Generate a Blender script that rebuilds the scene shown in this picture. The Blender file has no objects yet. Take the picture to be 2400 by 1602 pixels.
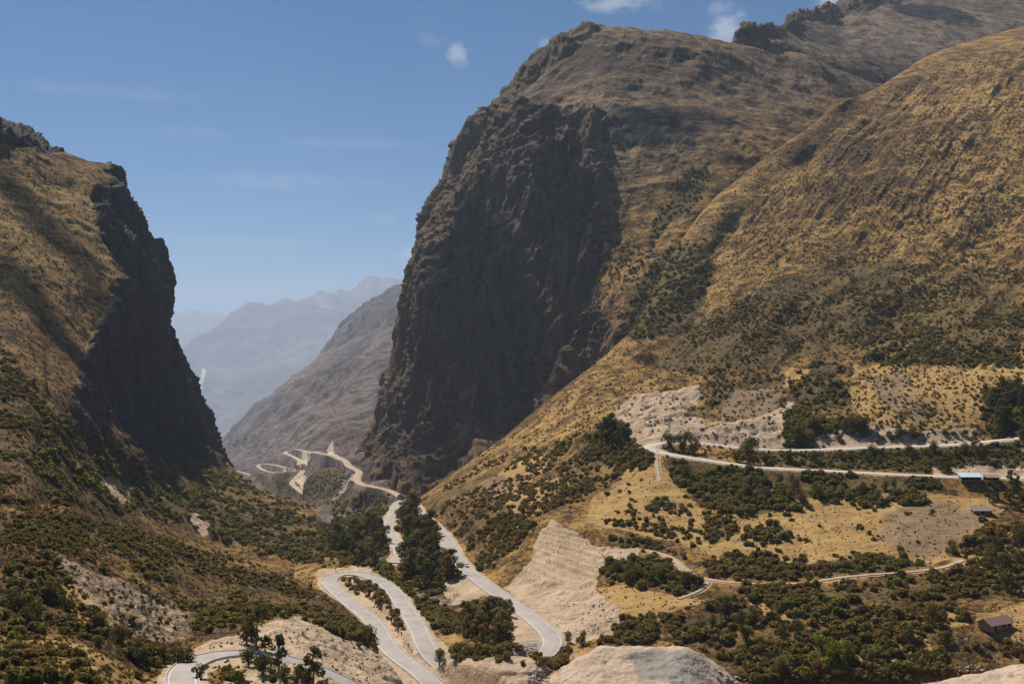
import bpy, math, random
import numpy as np
from mathutils import Vector, Matrix

C = bpy.context.scene.collection
SC = bpy.context.scene
R = math.radians

# ------------------------------------------------------------------ camera, sun, sky, exposure
FPX = 2667.0                                    # focal length in pixels of the 2400 px wide photograph
cam = bpy.data.cameras.new('camera'); cam.sensor_width = 36.0; cam.lens = FPX / 2400 * 36
cam.clip_start = 1.0; cam.clip_end = 60000
co = bpy.data.objects.new('camera', cam); C.objects.link(co)
co.location = (0, 0, 0); co.rotation_euler = (R(90), 0, 0); SC.camera = co

SUN = Vector((-0.34, 0.50, 0.80)).normalized()  # towards the sun
EL = math.asin(SUN.z); AZ = math.atan2(SUN.x, SUN.y)
sl = bpy.data.lights.new('sun', 'SUN'); sl.energy = 5.0; sl.angle = R(0.53); sl.color = (1.0, 0.94, 0.85)
so = bpy.data.objects.new('sun', sl); C.objects.link(so)
so.rotation_euler = (-SUN).to_track_quat('-Z', 'Y').to_euler()

SC.view_settings.view_transform = 'Standard'; SC.view_settings.look = 'None'
SC.view_settings.exposure = 0.18; SC.view_settings.gamma = 1.0
SC.cycles.max_bounces = 5; SC.cycles.diffuse_bounces = 2; SC.cycles.volume_bounces = 1
SC.cycles.transparent_max_bounces = 6; SC.cycles.use_denoising = True
SC.cycles.caustics_reflective = False; SC.cycles.caustics_refractive = False

def nd(nt, t, **kw):
    n = nt.nodes.new(t)
    for k, v in kw.items():
        if k.startswith('_'): setattr(n, k[1:], v)
    return n

W = bpy.data.worlds.new('World'); SC.world = W; W.use_nodes = True
nt = W.node_tree; nt.nodes.clear()
out = nt.nodes.new('ShaderNodeOutputWorld'); bg = nt.nodes.new('ShaderNodeBackground')
sky = nt.nodes.new('ShaderNodeTexSky'); sky.sky_type = 'NISHITA'; sky.sun_disc = False
sky.sun_elevation = EL; sky.sun_rotation = AZ; sky.altitude = 2600; sky.air_density = 1.0; sky.dust_density = 1.1; sky.ozone_density = 2.0
bg.inputs[1].default_value = 0.047
tc = nt.nodes.new('ShaderNodeTexCoord')
def wmath(op, a, b=None, c=None):
    n = nt.nodes.new('ShaderNodeMath'); n.operation = op
    for i, v in enumerate((a, b, c)):
        if v is None: continue
        if isinstance(v, (int, float)): n.inputs[i].default_value = v
        else: nt.links.new(v, n.inputs[i])
    return n.outputs[0]
# small fair weather clouds, given by their direction in the sky
mp = nt.nodes.new('ShaderNodeMapping'); mp.inputs['Scale'].default_value = (55, 55, 80)
nt.links.new(tc.outputs['Generated'], mp.inputs[0])
cn = nt.nodes.new('ShaderNodeTexNoise'); cn.inputs['Scale'].default_value = 1.0; cn.inputs['Detail'].default_value = 7; cn.inputs['Roughness'].default_value = .62
nt.links.new(mp.outputs[0], cn.inputs['Vector'])
CL = [(1072, 130, 30, 30, .5), (1700, 72, 55, 48, .62), (1440, 5, 90, 26, .55), (1960, 8, 60, 22, .6), (980, 594, 46, 20, .5),
      (450, 693, 38, 14, .42), (1010, 92, 45, 22, .1), (1290, 100, 40, 18, .25), (900, 515, 50, 16, .16), (650, 425, 300, 24, .15), (560, 570, 240, 22, .18), (250, 215, 260, 20, .10), (830, 335, 200, 16, .12), (470, 310, 160, 12, .10), (1690, 20, 40, 20, .3)]
tot = None
for (cx, cy, rx, ry, am) in CL:
    dv = Vector(((cx - 1200) / FPX, 1, (801 - cy) / FPX)).normalized()
    sub = nt.nodes.new('ShaderNodeVectorMath'); sub.operation = 'SUBTRACT'; sub.inputs[1].default_value = dv
    nt.links.new(tc.outputs['Generated'], sub.inputs[0])
    mu = nt.nodes.new('ShaderNodeVectorMath'); mu.operation = 'MULTIPLY'; mu.inputs[1].default_value = (FPX / rx, FPX / rx, FPX / ry)
    nt.links.new(sub.outputs[0], mu.inputs[0])
    ln = nt.nodes.new('ShaderNodeVectorMath'); ln.operation = 'LENGTH'; nt.links.new(mu.outputs[0], ln.inputs[0])
    f = wmath('SUBTRACT', 1.0, ln.outputs['Value'])
    f = wmath('ADD', f, wmath('MULTIPLY', wmath('SUBTRACT', cn.outputs[0], 0.5), 2.6))
    cl = nt.nodes.new('ShaderNodeMapRange'); cl.interpolation_type = 'SMOOTHSTEP'
    cl.inputs['From Min'].default_value = -0.1; cl.inputs['From Max'].default_value = 0.9; cl.inputs['To Max'].default_value = am
    nt.links.new(f, cl.inputs[0])
    gate = nt.nodes.new('ShaderNodeMapRange'); gate.inputs['From Min'].default_value = 1.9; gate.inputs['From Max'].default_value = .6
    nt.links.new(ln.outputs['Value'], gate.inputs[0])
    v = wmath('MULTIPLY', cl.outputs[0], gate.outputs[0])
    tot = v if tot is None else wmath('MAXIMUM', tot, v)
tint = nt.nodes.new('ShaderNodeMix'); tint.data_type = 'RGBA'; tint.blend_type = 'MULTIPLY'; tint.inputs[0].default_value = 1
SKYTINT = (0.10, 0.72, 1.14, 1)
nt.links.new(sky.outputs[0], tint.inputs[6]); tint.inputs[7].default_value = SKYTINT
mx = nt.nodes.new('ShaderNodeMix'); mx.data_type = 'RGBA'
nt.links.new(tot, mx.inputs[0]); nt.links.new(tint.outputs[2], mx.inputs[6]); mx.inputs[7].default_value = (11, 11.5, 12.5, 1)
nt.links.new(mx.outputs[2], bg.inputs[0]); nt.links.new(bg.outputs[0], out.inputs[0])

# ------------------------------------------------------------------ numpy noise
def _h(i, j, k, s):
    n = (i * 73856093) ^ (j * 19349663) ^ (k * 83492791) ^ (s * 2654435761 & 0x7fffffff)
    n = (n ^ (n >> 13)) * 1274126177 & 0xffffffff
    n = (n ^ (n >> 15)) * 2246822519 & 0xffffffff
    return ((n ^ (n >> 16)) & 0xffff).astype(np.float32) / 32767.5 - 1.0
def vnoise(P, s=0):
    F = np.floor(P); f = (P - F).astype(np.float32); I = F.astype(np.int64)
    u = f * f * f * (f * (f * 6 - 15) + 10)
    i, j, k = I[:, 0], I[:, 1], I[:, 2]; ux, uy, uz = u[:, 0], u[:, 1], u[:, 2]
    def l(a, b, t): return a + (b - a) * t
    return l(l(l(_h(i, j, k, s), _h(i+1, j, k, s), ux), l(_h(i, j+1, k, s), _h(i+1, j+1, k, s), ux), uy),
             l(l(_h(i, j, k+1, s), _h(i+1, j, k+1, s), ux), l(_h(i, j+1, k+1, s), _h(i+1, j+1, k+1, s), ux), uy), uz)
ROT = np.array([[0.00, 0.80, 0.60], [-0.80, 0.36, -0.48], [-0.60, -0.48, 0.64]])
def fbm(P, octs=4, gain=.5, s=0, ridged=False):
    a, t, tot = 1.0, 0, 0; Q = P.astype(np.float64)
    for o in range(octs):
        n = vnoise(Q, s + o)
        if ridged: n = .62 - 2 * np.abs(n)
        t = t + a * n; tot += a; a *= gain; Q = (Q @ ROT.T) * 2.03 + 17.3
    return t / tot
def facets(P, s=0):
    """fractured blocks: each cell a tilted plane of its own"""
    F = np.floor(P).astype(np.int64); best = np.full(len(P), 1e9); val = np.zeros(len(P))
    for dx in (-1, 0, 1):
        for dy in (-1, 0, 1):
            for dz in (-1, 0, 1):
                i, j, k = F[:, 0] + dx, F[:, 1] + dy, F[:, 2] + dz
                o = np.stack([i + .5 + .45 * _h(i, j, k, s), j + .5 + .45 * _h(i, j, k, s + 1), k + .5 + .45 * _h(i, j, k, s + 2)], -1)
                r = P - o; d = (r * r).sum(1); m = d < best; best[m] = d[m]
                g = _h(i, j, k, s + 3) * .6 + r[:, 0] * _h(i, j, k, s + 4) * .9 + r[:, 1] * _h(i, j, k, s + 5) * .9 + r[:, 2] * _h(i, j, k, s + 6) * .9
                val[m] = g[m]
    return val
def sstep(a, b, x):
    t = np.clip((x - a) / (b - a), 0, 1); return t * t * (3 - 2 * t)

# ------------------------------------------------------------------ lofted terrain sheets
def unproj(px, py, d):
    return np.stack([(px - 1200) / FPX * d, d, (801 - py) / FPX * d], -1)
def proj(P):
    return P[..., 0] / P[..., 1] * FPX + 1200, 801 - P[..., 2] / P[..., 1] * FPX
def catmull(A, t):
    """A (n, m, k) control values along axis 0, t in 0..n-1"""
    n = len(A); i = np.clip(np.floor(t).astype(int), 0, n - 2); f = (t - i)
    g = lambda q: A[np.clip(q, 0, n - 1)]
    p0, p1, p2, p3 = g(i-1), g(i), g(i+1), g(i+2)
    f = f.reshape(-1, *([1] * (A.ndim - 1)))
    return 0.5 * (2*p1 + (p2-p0)*f + (2*p0-5*p1+4*p2-p3)*f*f + (3*p1-p0-3*p2+p3)*f**3)
def loft(rows, nu, nv, M=40):
    """rows of (px, py, depth) points -> (nv, nu, 3) grid of (px, py, 1/depth), even steps on the ground seen"""
    G = []
    for r in rows:
        a = np.array(r, float); a = np.stack([a[:, 0], a[:, 1], 1 / a[:, 2]], -1)
        seg = np.hypot(np.diff(a[:, 0]), np.diff(a[:, 1])) + 8
        s = np.concatenate([[0], np.cumsum(seg)]); s /= s[-1]
        q = np.linspace(0, 1, nu)
        t = np.interp(q, s, np.arange(len(a)))
        G.append(catmull(a, t))
    G = np.array(G)
    YY = np.where(G[..., 1] > 1640, 1640 + (G[..., 1] - 1640) * .03, G[..., 1])      # few rows below the frame
    seg = np.hypot(np.diff(G[..., 0], axis=0) * .3, np.diff(YY, axis=0)).mean(1) + 6
    s = np.concatenate([[0], np.cumsum(seg)]); s /= s[-1]
    t = np.interp(np.linspace(0, 1, nv), s, np.arange(len(G)))
    return catmull(G, t)

PATCH = {}
PATCH['valley'] = dict(n=(960, 740), rows=[
 [(300,5200,60),(900,4600,75),(1400,4300,80),(2000,4300,80),(2900,4300,80)],
 [(400,2100,190),(900,2050,200),(1400,2050,200),(2000,2050,200),(2800,2050,200)],
 [(520,1720,330),(900,1690,318),(1200,1670,315),(1600,1670,310),(2000,1670,310),(2700,1670,310)],
 [(620,1600,395),(900,1590,365),(1050,1590,350),(1200,1585,345),(1600,1570,340),(2000,1560,340),(2700,1560,340)],
 [(700,1520,450),(860,1500,425),(950,1500,405),(1150,1500,390),(1300,1500,385),(1500,1480,380),(1800,1470,370),(2100,1460,365),(2700,1450,360)],
 [(690,1430,510),(850,1405,480),(920,1400,478),(1000,1405,470),(1080,1400,470),(1200,1400,464),(1350,1390,446),(1600,1380,420),(2000,1370,410),(2700,1350,400)],
 [(690,1350,600),(790,1350,545),(860,1345,540),(930,1330,550),(1020,1330,540),(1080,1315,535),(1180,1300,518),(1260,1295,506),(1330,1292,496),(1450,1290,478),(1700,1290,460),(2100,1290,450),(2700,1280,450)],
 [(700,1290,760),(850,1265,700),(930,1260,670),(970,1250,640),(1030,1240,620),(1110,1220,592),(1180,1218,565),(1250,1214,540),(1400,1205,518),(1700,1200,505),(2100,1195,500),(2700,1185,500)],
 [(740,1240,950),(850,1205,900),(920,1195,860),(970,1185,800),(1020,1175,740),(1100,1150,700),(1220,1130,650),(1350,1120,600),(1500,1115,560),(1700,1130,540),(2100,1130,530),(2400,1122,530),(2700,1120,530)],
 [(850,1260,1050),(950,1180,960),(1000,1160,880),(1060,1120,850),(1150,1090,780),(1300,1060,700),(1420,1050,630),(1530,1055,585),(1700,1078,568),(1950,1090,560),(2400,1090,560),(2700,1085,560)],
 [(960,1240,1150),(1030,1140,960),(1080,1100,900),(1180,1060,800),(1300,1030,725),(1430,1010,640),(1530,1030,605),(1700,1050,600),(1950,1053,592),(2400,1035,592),(2700,1030,590)],
 [(1130,1130,1150),(1180,1024,950),(1250,1000,860),(1350,975,770),(1500,970,670),(1700,980,640),(1950,970,630),(2400,950,630),(2700,940,630)],
 [(1250,1040,1200),(1300,922,950),(1400,915,810),(1550,910,715),(1750,920,680),(2000,910,670),(2300,890,665),(2700,870,660)],
 [(1370,950,1250),(1425,828,980),(1550,815,870),(1750,815,790),(2000,805,765),(2300,790,755),(2700,780,750)],
 [(1460,860,1300),(1505,735,1040),(1640,720,950),(1800,700,890),(2000,700,860),(2300,680,840),(2700,660,840)],
 [(1520,760,1350),(1562,630,1110),(1700,610,1060),(2000,590,1000),(2300,565,970),(2700,540,970)],
 [(1620,590,1450),(1655,485,1190),(1800,485,1150),(2000,470,1120),(2300,450,1085),(2700,420,1070)],
 [(1740,500,1550),(1770,390,1270),(1900,375,1240),(2050,360,1230),(2300,330,1210),(2700,300,1190)],
 [(1870,410,1650),(1890,300,1350),(2000,275,1345),(2150,245,1360),(2350,215,1360),(2700,180,1340)],
 [(1960,340,1750),(1975,242,1430),(2060,200,1480),(2200,120,1560),(2300,92,1610),(2400,64,1650),(2700,0,1700)],
 [(1980,360,2000),(2010,300,1800),(2080,250,1850),(2200,190,1900),(2300,160,1950),(2400,130,2000),(2700,60,2050)],
])
PATCH['cliff_mountain'] = dict(n=(520, 660), rows=[
 [(1200,330,2500),(1260,260,2300),(1400,180,2250),(1600,180,2300),(1800,190,2350),(2100,240,2400),(2400,320,2400)],
 [(1230,260,2100),(1275,116,1800),(1370,74,1740),(1500,74,1740),(1640,82,1760),(1740,92,1800),(1850,122,1850),(2000,175,1900),(2250,265,1950)],
 [(1130,340,2050),(1180,205,1720),(1260,185,1650),(1400,180,1570),(1600,190,1580),(1800,210,1620),(2000,260,1650),(2250,330,1650)],
 [(1050,430,2000),(1098,290,1680),(1200,265,1560),(1330,265,1480),(1500,285,1450),(1700,300,1440),(1850,330,1440),(2100,400,1450)],
 [(1010,530,1950),(1062,390,1650),(1150,380,1520),(1270,370,1430),(1450,390,1365),(1620,400,1350),(1740,420,1345),(2000,460,1380)],
 [(990,600,1900),(1036,470,1620),(1120,480,1480),(1250,480,1385),(1400,490,1315),(1540,500,1285),(1650,510,1265),(1880,550,1300)],
 [(955,720,1850),(998,590,1590),(1080,600,1450),(1200,600,1365),(1330,600,1300),(1450,620,1245),(1570,640,1200),(1780,690,1250)],
 [(930,830,1800),(968,710,1560),(1040,720,1430),(1150,720,1350),(1290,720,1285),(1380,730,1230),(1500,750,1140),(1700,810,1200)],
 [(900,930,1750),(955,800,1540),(1010,840,1420),(1130,850,1340),(1250,850,1270),(1340,840,1200),(1440,840,1110),(1620,910,1150)],
 [(850,1040,1700),(912,930,1500),(980,960,1400),(1080,980,1310),(1180,970,1240),(1260,960,1150),(1320,960,1070),(1460,1020,1100)],
 [(820,1110,1650),(882,1035,1420),(920,1060,1340),(1000,1080,1250),(1070,1080,1160),(1130,1080,1090),(1180,1070,1010),(1320,1130,1030)],
 [(790,1160,1550),(850,1110,1340),(900,1130,1220),(950,1160,1140),(990,1175,1070),(1030,1175,1000),(1070,1165,950),(1190,1210,960)],
 [(780,1260,1400),(850,1240,1200),(900,1250,1100),(950,1270,1050),(990,1280,1000),(1030,1270,950),(1080,1250,900),(1200,1300,900)],
])
PATCH['rocky_ridge'] = dict(n=(330, 220), rows=[
 [(1640,260,1850),(1850,290,1850),(2050,340,1850),(2300,380,1850),(2700,380,1900)],
 [(1715,150,1850),(1745,100,1815),(1850,130,1862),(2000,182,1912),(2200,262,1950),(2700,300,1980)],
 [(1718,140,1900),(1745,90,1835),(1850,98,1960),(2000,120,2050),(2200,120,2130),(2700,140,2200)],
 [(1720,130,2100),(1746,77,1860),(1790,71,1970),(1832,65,2080),(1850,44,2160),(1905,20,2290),(1940,12,2370),(1962,22,2430),(1992,0,2490),(2100,-45,2640),(2300,-70,2750),(2700,-80,2800)],
 [(1730,220,2700),(1850,130,2800),(1962,90,2900),(2100,40,3000),(2300,20,3000),(2700,20,3100)],
])
PATCH['left_mountain'] = dict(n=(500, 620), rows=[
 [(-400,400,1700),(0,420,1650),(130,470,1600),(250,540,1600),(290,640,1650)],
 [(-400,330,1300),(0,345,1300),(130,410,1300),(235,450,1330),(270,560,1450)],
 [(-400,160,880),(0,287,930),(60,313,940),(130,352,970),(200,380,1000),(245,387,1020),(266,405,1050),(262,500,1300)],
 [(-400,380,760),(0,430,830),(120,440,870),(200,450,900),(250,455,930),(275,462,1000),(292,478,1070),(285,600,1320)],
 [(-400,550,680),(0,570,740),(130,560,800),(220,540,850),(262,530,890),(310,510,980),(342,528,1070),(335,660,1320)],
 [(-400,680,610),(0,680,670),(130,670,730),(220,660,790),(275,640,840),(320,620,930),(366,618,1070),(352,760,1320)],
 [(-400,790,560),(0,780,610),(120,770,670),(210,760,730),(262,740,780),(320,720,900),(386,718,1080),(372,860,1330)],
 [(-400,890,500),(0,880,550),(120,870,610),(190,850,665),(228,830,715),(310,820,880),(397,812,1100),(385,950,1340)],
 [(-400,990,450),(0,970,500),(120,960,560),(195,940,625),(236,940,680),(320,930,850),(430,900,1110),(420,1040,1350)],
 [(-400,1080,410),(0,1060,450),(120,1050,510),(220,1040,600),(310,1045,690),(380,1040,850),(472,985,1110),(470,1120,1350)],
 [(-400,1160,380),(0,1140,410),(120,1130,460),(240,1130,560),(350,1130,680),(430,1110,820),(512,1068,1070),(510,1200,1320)],
 [(-400,1240,350),(0,1220,380),(150,1210,440),(300,1200,560),(450,1190,720),(540,1160,850),(612,1150,960),(620,1260,1150)],
 [(-400,1330,330),(0,1300,360),(200,1290,440),(400,1290,560),(550,1270,680),(660,1240,760),(742,1208,860),(770,1310,1020)],
 [(-400,1420,320),(0,1400,340),(200,1390,420),(400,1380,500),(560,1360,580),(680,1340,640),(770,1315,690),(850,1370,780)],
 [(-400,1530,320),(0,1510,340),(200,1490,420),(400,1490,480),(600,1470,540),(740,1440,580),(830,1430,620),(900,1450,680)],
])
PATCH['near_spur'] = dict(n=(560, 480), rows=[
 [(-400,1300,460),(0,1330,450),(230,1370,480),(420,1430,510),(640,1500,530),(735,1540,540),(830,1600,520),(900,1650,500)],
 [(-400,1200,400),(0,1250,390),(230,1280,430),(420,1330,465),(640,1400,505),(735,1435,515),(830,1500,490),(890,1570,460),(920,1640,450)],
 [(-400,1100,300),(0,1178,330),(150,1190,350),(230,1215,370),(420,1262,400),(640,1335,435),(735,1376,450),(825,1440,435),(880,1500,405),(900,1590,440)],
 [(-400,1270,258),(0,1290,280),(150,1300,300),(300,1335,320),(460,1400,340),(620,1430,350),(740,1450,356),(830,1490,362),(878,1535,362),(900,1640,410)],
 [(-400,1400,222),(0,1430,230),(150,1430,245),(300,1450,262),(430,1500,275),(560,1475,295),(660,1455,312),(740,1475,320),(850,1535,330),(930,1590,335),(960,1690,380)],
 [(-400,1560,180),(0,1560,185),(200,1560,195),(350,1570,220),(440,1558,238),(560,1524,256),(660,1530,262),(740,1560,264),(830,1600,270),(930,1640,285),(980,1740,330)],
 [(-400,1700,150),(0,1690,155),(200,1680,165),(400,1660,190),(500,1620,210),(600,1600,222),(700,1620,224),(850,1680,222),(950,1740,240),(1000,1830,280)],
 [(-400,1950,110),(0,1950,115),(200,1950,120),(400,1950,130),(700,1950,150),(1000,2000,170),(1080,2200,190)],
 [(-400,3600,45),(0,3600,45),(200,3600,45),(400,3600,48),(700,3600,50),(1000,3600,55),(1150,3700,70)],
])
_mx = [1120, 1180, 1240, 1320, 1395, 1450, 1500, 1560, 1610, 1680, 1760, 1850, 2000, 2120, 2260, 2400, 2550, 2700]
_my = [1800, 1710, 1630, 1560, 1513, 1509, 1511, 1511, 1516, 1556, 1620, 1650, 1650, 1612, 1578, 1556, 1535, 1515]
PATCH['near_mound'] = dict(n=(640, 220), rows=[
 [(x, y + 130, 335) for x, y in zip(_mx, _my)], [(x, y + 50, 308) for x, y in zip(_mx, _my)], [(x, y, 288) for x, y in zip(_mx, _my)],
 [(x, y + 45, 276) for x, y in zip(_mx, _my)], [(x, y + 110, 262) for x, y in zip(_mx, _my)], [(x, y + 240, 236) for x, y in zip(_mx, _my)],
 [(x, y + 600, 180) for x, y in zip(_mx, _my)], [(x, y + 1700, 110) for x, y in zip(_mx, _my)]])
PATCH['far_slope'] = dict(n=(340, 460), rows=[
 [(500,1390,1000),(650,1350,950),(800,1300,930),(900,1260,930),(1050,1240,950)],
 [(480,1320,1200),(640,1280,1100),(730,1245,1040),(800,1225,1020),(900,1190,1030),(1050,1180,1060)],
 [(440,1240,1500),(600,1215,1350),(710,1195,1200),(790,1180,1120),(870,1150,1120),(930,1150,1150),(1050,1140,1200)],
 [(420,1190,2000),(560,1160,1850),(660,1165,1600),(700,1150,1480),(770,1132,1320),(840,1122,1240),(930,1115,1280),(1050,1100,1350)],
 [(400,1140,2700),(540,1110,2450),(620,1105,2150),(700,1085,1850),(770,1062,1600),(820,1070,1500),(900,1060,1500),(1050,1040,1600)],
 [(400,1110,3600),(520,1078,3250),(600,1070,2700),(680,1055,2250),(770,1020,1950),(860,1000,1880),(950,980,1900),(1100,950,2000)],
 [(400,1100,4600),(505,1050,4100),(580,1010,3300),(680,985,2700),(800,945,2400),(900,920,2250),(1000,900,2200),(1120,880,2200)],
 [(470,1090,5200),(540,1010,4200),(620,960,3500),(740,900,2950),(860,865,2650),(960,840,2550),(1120,800,2500)],
 [(580,1020,5200),(640,922,3950),(740,868,3450),(850,820,3050),(950,790,2950),(1050,770,2850),(1150,740,2800)],
 [(690,980,5300),(742,850,4100),(800,812,3800),(880,772,3550),(980,740,3400),(1150,700,3200)],
 [(760,900,5400),(802,772,4300),(860,735,4100),(930,715,4000),(1000,700,3900),(1150,680,3700)],
 [(830,830,5600),(862,708,4650),(900,688,4700),(935,680,4750),(970,668,4800),(1150,620,4900)],
 [(850,860,6000),(900,780,5600),(970,760,5700),(1150,720,5800)],
])
PATCH['distant_range'] = dict(n=(420, 260), rows=[
 [(100,1300,4600),(500,1250,4600),(700,1200,4800),(1250,1100,5000)],
 [(100,1150,5300),(430,1060,5400),(600,1050,5600),(800,1000,5900),(1250,920,6200)],
 [(100,1040,6200),(400,960,6400),(480,960,6600),(600,930,6800),(800,880,7100),(1250,820,7400)],
 [(100,960,7400),(400,880,7600),(520,850,7800),(650,820,8100),(850,790,8400),(1250,740,8600)],
 [(100,880,8600),(400,840,8700),(480,790,8800),(540,752,8900),(580,728,9000),(620,715,9150),(670,700,9300),(700,702,9400),(760,680,9500),(795,670,9600),(820,678,9650),(870,654,9700),(888,664,9750),(912,660,9800),(940,670,9850),(975,662,9900),(1250,620,10000)],
 [(100,900,11000),(400,860,11000),(580,790,11000),(800,750,11500),(1000,740,11500),(1250,720,11500)],
])
PATCH['farthest_range'] = dict(n=(220, 80), rows=[
 [(-200,1100,9000),(300,1050,9500),(700,1000,10000)],
 [(-200,870,12000),(300,850,12500),(450,840,12500),(700,840,12500)],
 [(-200,720,14000),(300,745,14000),(380,732,14000),(420,728,14000),(455,722,14000),(480,730,14000),(510,728,14000),(545,748,14000),(600,770,14000),(760,800,14000)],
 [(-200,790,15500),(300,810,15500),(455,800,15500),(760,840,15500)],
])

FAR = dict(distant_range=2.7, farthest_range=2.6)
PATCH['far_slope']['rows'] = [[(x, y, d + max(0, d - 2000) * 1.0) for x, y, d in r] for r in PATCH['far_slope']['rows']]
for k, p in PATCH.items():
    G = loft([[(x, y, d * FAR.get(k, 1)) for x, y, d in r] for r in p['rows']], *p['n']); p['px'], p['py'] = G[..., 0], G[..., 1]; p['w'] = G[..., 2]
    p['P'] = unproj(p['px'], p['py'], 1 / p['w'])

# ------------------------------------------------------------------ seen-surface lookup (photo position -> ground point)
CELL = 3.0; BW, BH = 800 + 40, 534 + 40
def build_lookup(key='P'):
    XS, YS, DS, ID, IX = [], [], [], [], []
    for n, (k, p) in enumerate(PATCH.items()):
        P = p[key].reshape(-1, 3); x, y = proj(P)
        XS.append(x); YS.append(y); DS.append(P[:, 1]); ID.append(np.full(len(x), n)); IX.append(np.arange(len(x)))
    x, y, d, pid, ix = map(np.concatenate, (XS, YS, DS, ID, IX))
    cx = (x / CELL).astype(int) + 20; cy = (y / CELL).astype(int) + 20
    ok = (x > -60) & (cx < BW) & (y > -60) & (cy < BH) & (d > 20)
    cx, cy, d, pid, ix = cx[ok], cy[ok], d[ok], pid[ok], ix[ok]
    o = np.argsort(-d, kind='stable'); cell = (cy * BW + cx)[o]
    L = dict(d=np.full(BW * BH, 1e9), pid=np.full(BW * BH, -1), ix=np.zeros(BW * BH, int))
    L['d'][cell] = d[o]; L['pid'][cell] = pid[o]; L['ix'][cell] = ix[o]
    D = L['d'].reshape(BH, BW); m = D.copy()
    for dx in (-1, 0, 1):
        for dy in (-1, 0, 1):
            m = np.minimum(m, np.roll(np.roll(D, dx, 1), dy, 0))
    L['min'] = m.reshape(-1)
    return L
KEYS = list(PATCH)
LK = build_lookup()
def base_depth(px, py, only=None):
    """depth of the smooth sheet seen at a photo position"""
    c = np.clip((np.asarray(py) / CELL).astype(int) + 20, 0, BH - 1) * BW + np.clip((np.asarray(px) / CELL).astype(int) + 20, 0, BW - 1)
    return LK['min'][c]

# ------------------------------------------------------------------ roads
def smooth(a, n):
    for _ in range(n):
        b = a.copy(); b[1:-1] = (a[:-2] + 2 * a[1:-1] + a[2:]) / 4; a = b
    return a
def patch_depth(name, px, py):
    """depth on one sheet (nearest grid point), also where another hides it"""
    p = PATCH[name]; r = []
    X, Y = p['px'], p['py']
    for a, b in zip(px, py):
        D2 = (X - a) ** 2 + (Y - b) ** 2
        near = D2 < max(25.0, D2.min() * 1.5)
        r.append((1 / p['w'][near]).min())
    return np.array(r)
ROADS = {}
DIP = (1015, 1262)
def road(key, patch, pts, width, step=5.0, z_off=0.0):
    a = np.array(pts, float)
    s = np.concatenate([[0], np.cumsum(np.hypot(np.diff(a[:, 0]), np.diff(a[:, 1])))])
    q = np.linspace(0, s[-1], max(6, int(s[-1] / 6))); t = np.interp(q, s, np.arange(len(a)))
    b = catmull(a, t)
    d = patch_depth(patch, b[:, 0], b[:, 1]); d = smooth(d, 14)
    P = unproj(b[:, 0], b[:, 1], d)
    L = np.concatenate([[0], np.cumsum(np.linalg.norm(np.diff(P, axis=0), axis=1))])
    n = max(6, int(L[-1] / step)); q = np.linspace(0, L[-1], n)
    P = np.stack([np.interp(q, L, P[:, i]) for i in range(3)], -1)
    P = smooth(P, 4); P[:, 2] = smooth(P[:, 2], 10)
    if key == 'main':
        x_, y_ = proj(P); P[:, 2] -= 4.6 * sstep(DIP[0] - 12, DIP[0] + 22, x_) * sstep(DIP[1] + 12, DIP[1] - 22, x_) * (y_ > 1522); P[:, 2] = smooth(P[:, 2], 5)
    ROADS[key] = dict(P=P, w=width, patch=patch)
road('upper_lower_arm', 'valley', [(2620,1120),(2400,1119),(2260,1118),(2190,1114),(2026,1107),(1946,1102),(1862,1099),(1768,1094),(1689,1082),(1628,1073),(1553,1061),(1520,1052),(1506,1044),(1520,1038),(1555,1036),(1600,1034),(1644,1036),(1712,1048),(1782,1052),(1848,1055),(1955,1051),(2096,1046),(2190,1044),(2274,1039),(2400,1024),(2620,1010)], 7.0)
road('main', 'valley', [(968,1176),(985,1200),(1020,1234),(1042,1257),(1059,1288),(1078,1319),(1122,1357),(1161,1388),(1218,1426),(1268,1464),(1297,1493),(1297,1512),(1278,1526),(1220,1538),(1140,1542),(1070,1544),(1022,1534),(996,1512),(984,1480),(961,1441),(938,1407),(923,1384),(900,1365),(873,1352),(827,1340),(788,1346),(767,1360),(788,1384),(815,1407),(854,1438),(873,1453),(892,1484),(907,1514),(938,1541),(976,1568),(1026,1591),(1084,1607),(1180,1650),(1300,1690)], 6.5)
road('near', 'near_spur', [(440,1640),(426,1600),(424,1575),(441,1555),(480,1537),(537,1522),(576,1516),(620,1516),(672,1529),(710,1545),(768,1574),(800,1590),(850,1615),(930,1660)], 5.6)
road('gorge', 'valley', [(952,1168),(930,1184),(917,1207),(910,1230),(918,1253),(930,1276),(940,1292),(934,1306),(920,1318)], 6.5)
road('gorge_out', 'far_slope', [(946,1166),(930,1157),(907,1146),(873,1138),(842,1132),(836,1119),(842,1104),(819,1092),(807,1077),(773,1065),(727,1058),(700,1053),(685,1053),(668,1060),(690,1070),(704,1080),(700,1088)], 6)
road('far_loop', 'far_slope', [(673,1096),(640,1088),(612,1086),(605,1092),(624,1103),(650,1106),(682,1104),(711,1102),(700,1115),(684,1130),(700,1146),(716,1157)], 5)
road('far_low', 'far_slope', [(540,1100),(557,1103),(582,1110),(600,1118)], 5)
road('far_bottom', 'far_slope', [(575,1140),(590,1147),(625,1158),(657,1168),(680,1176),(700,1178)], 5)
road('bridge_road', 'valley', [(735,1256),(750,1253),(777,1248),(800,1246)], 5)
road('trail', 'valley', [(1500,1285),(1545,1290),(1569,1296),(1600,1330),(1619,1349),(1661,1361),(1720,1364),(1784,1367),(1841,1370),(1891,1367),(1930,1359),(1984,1347),(2046,1344),(2115,1340),(2165,1336),(2215,1330),(2260,1310)], 1.9)
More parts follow.
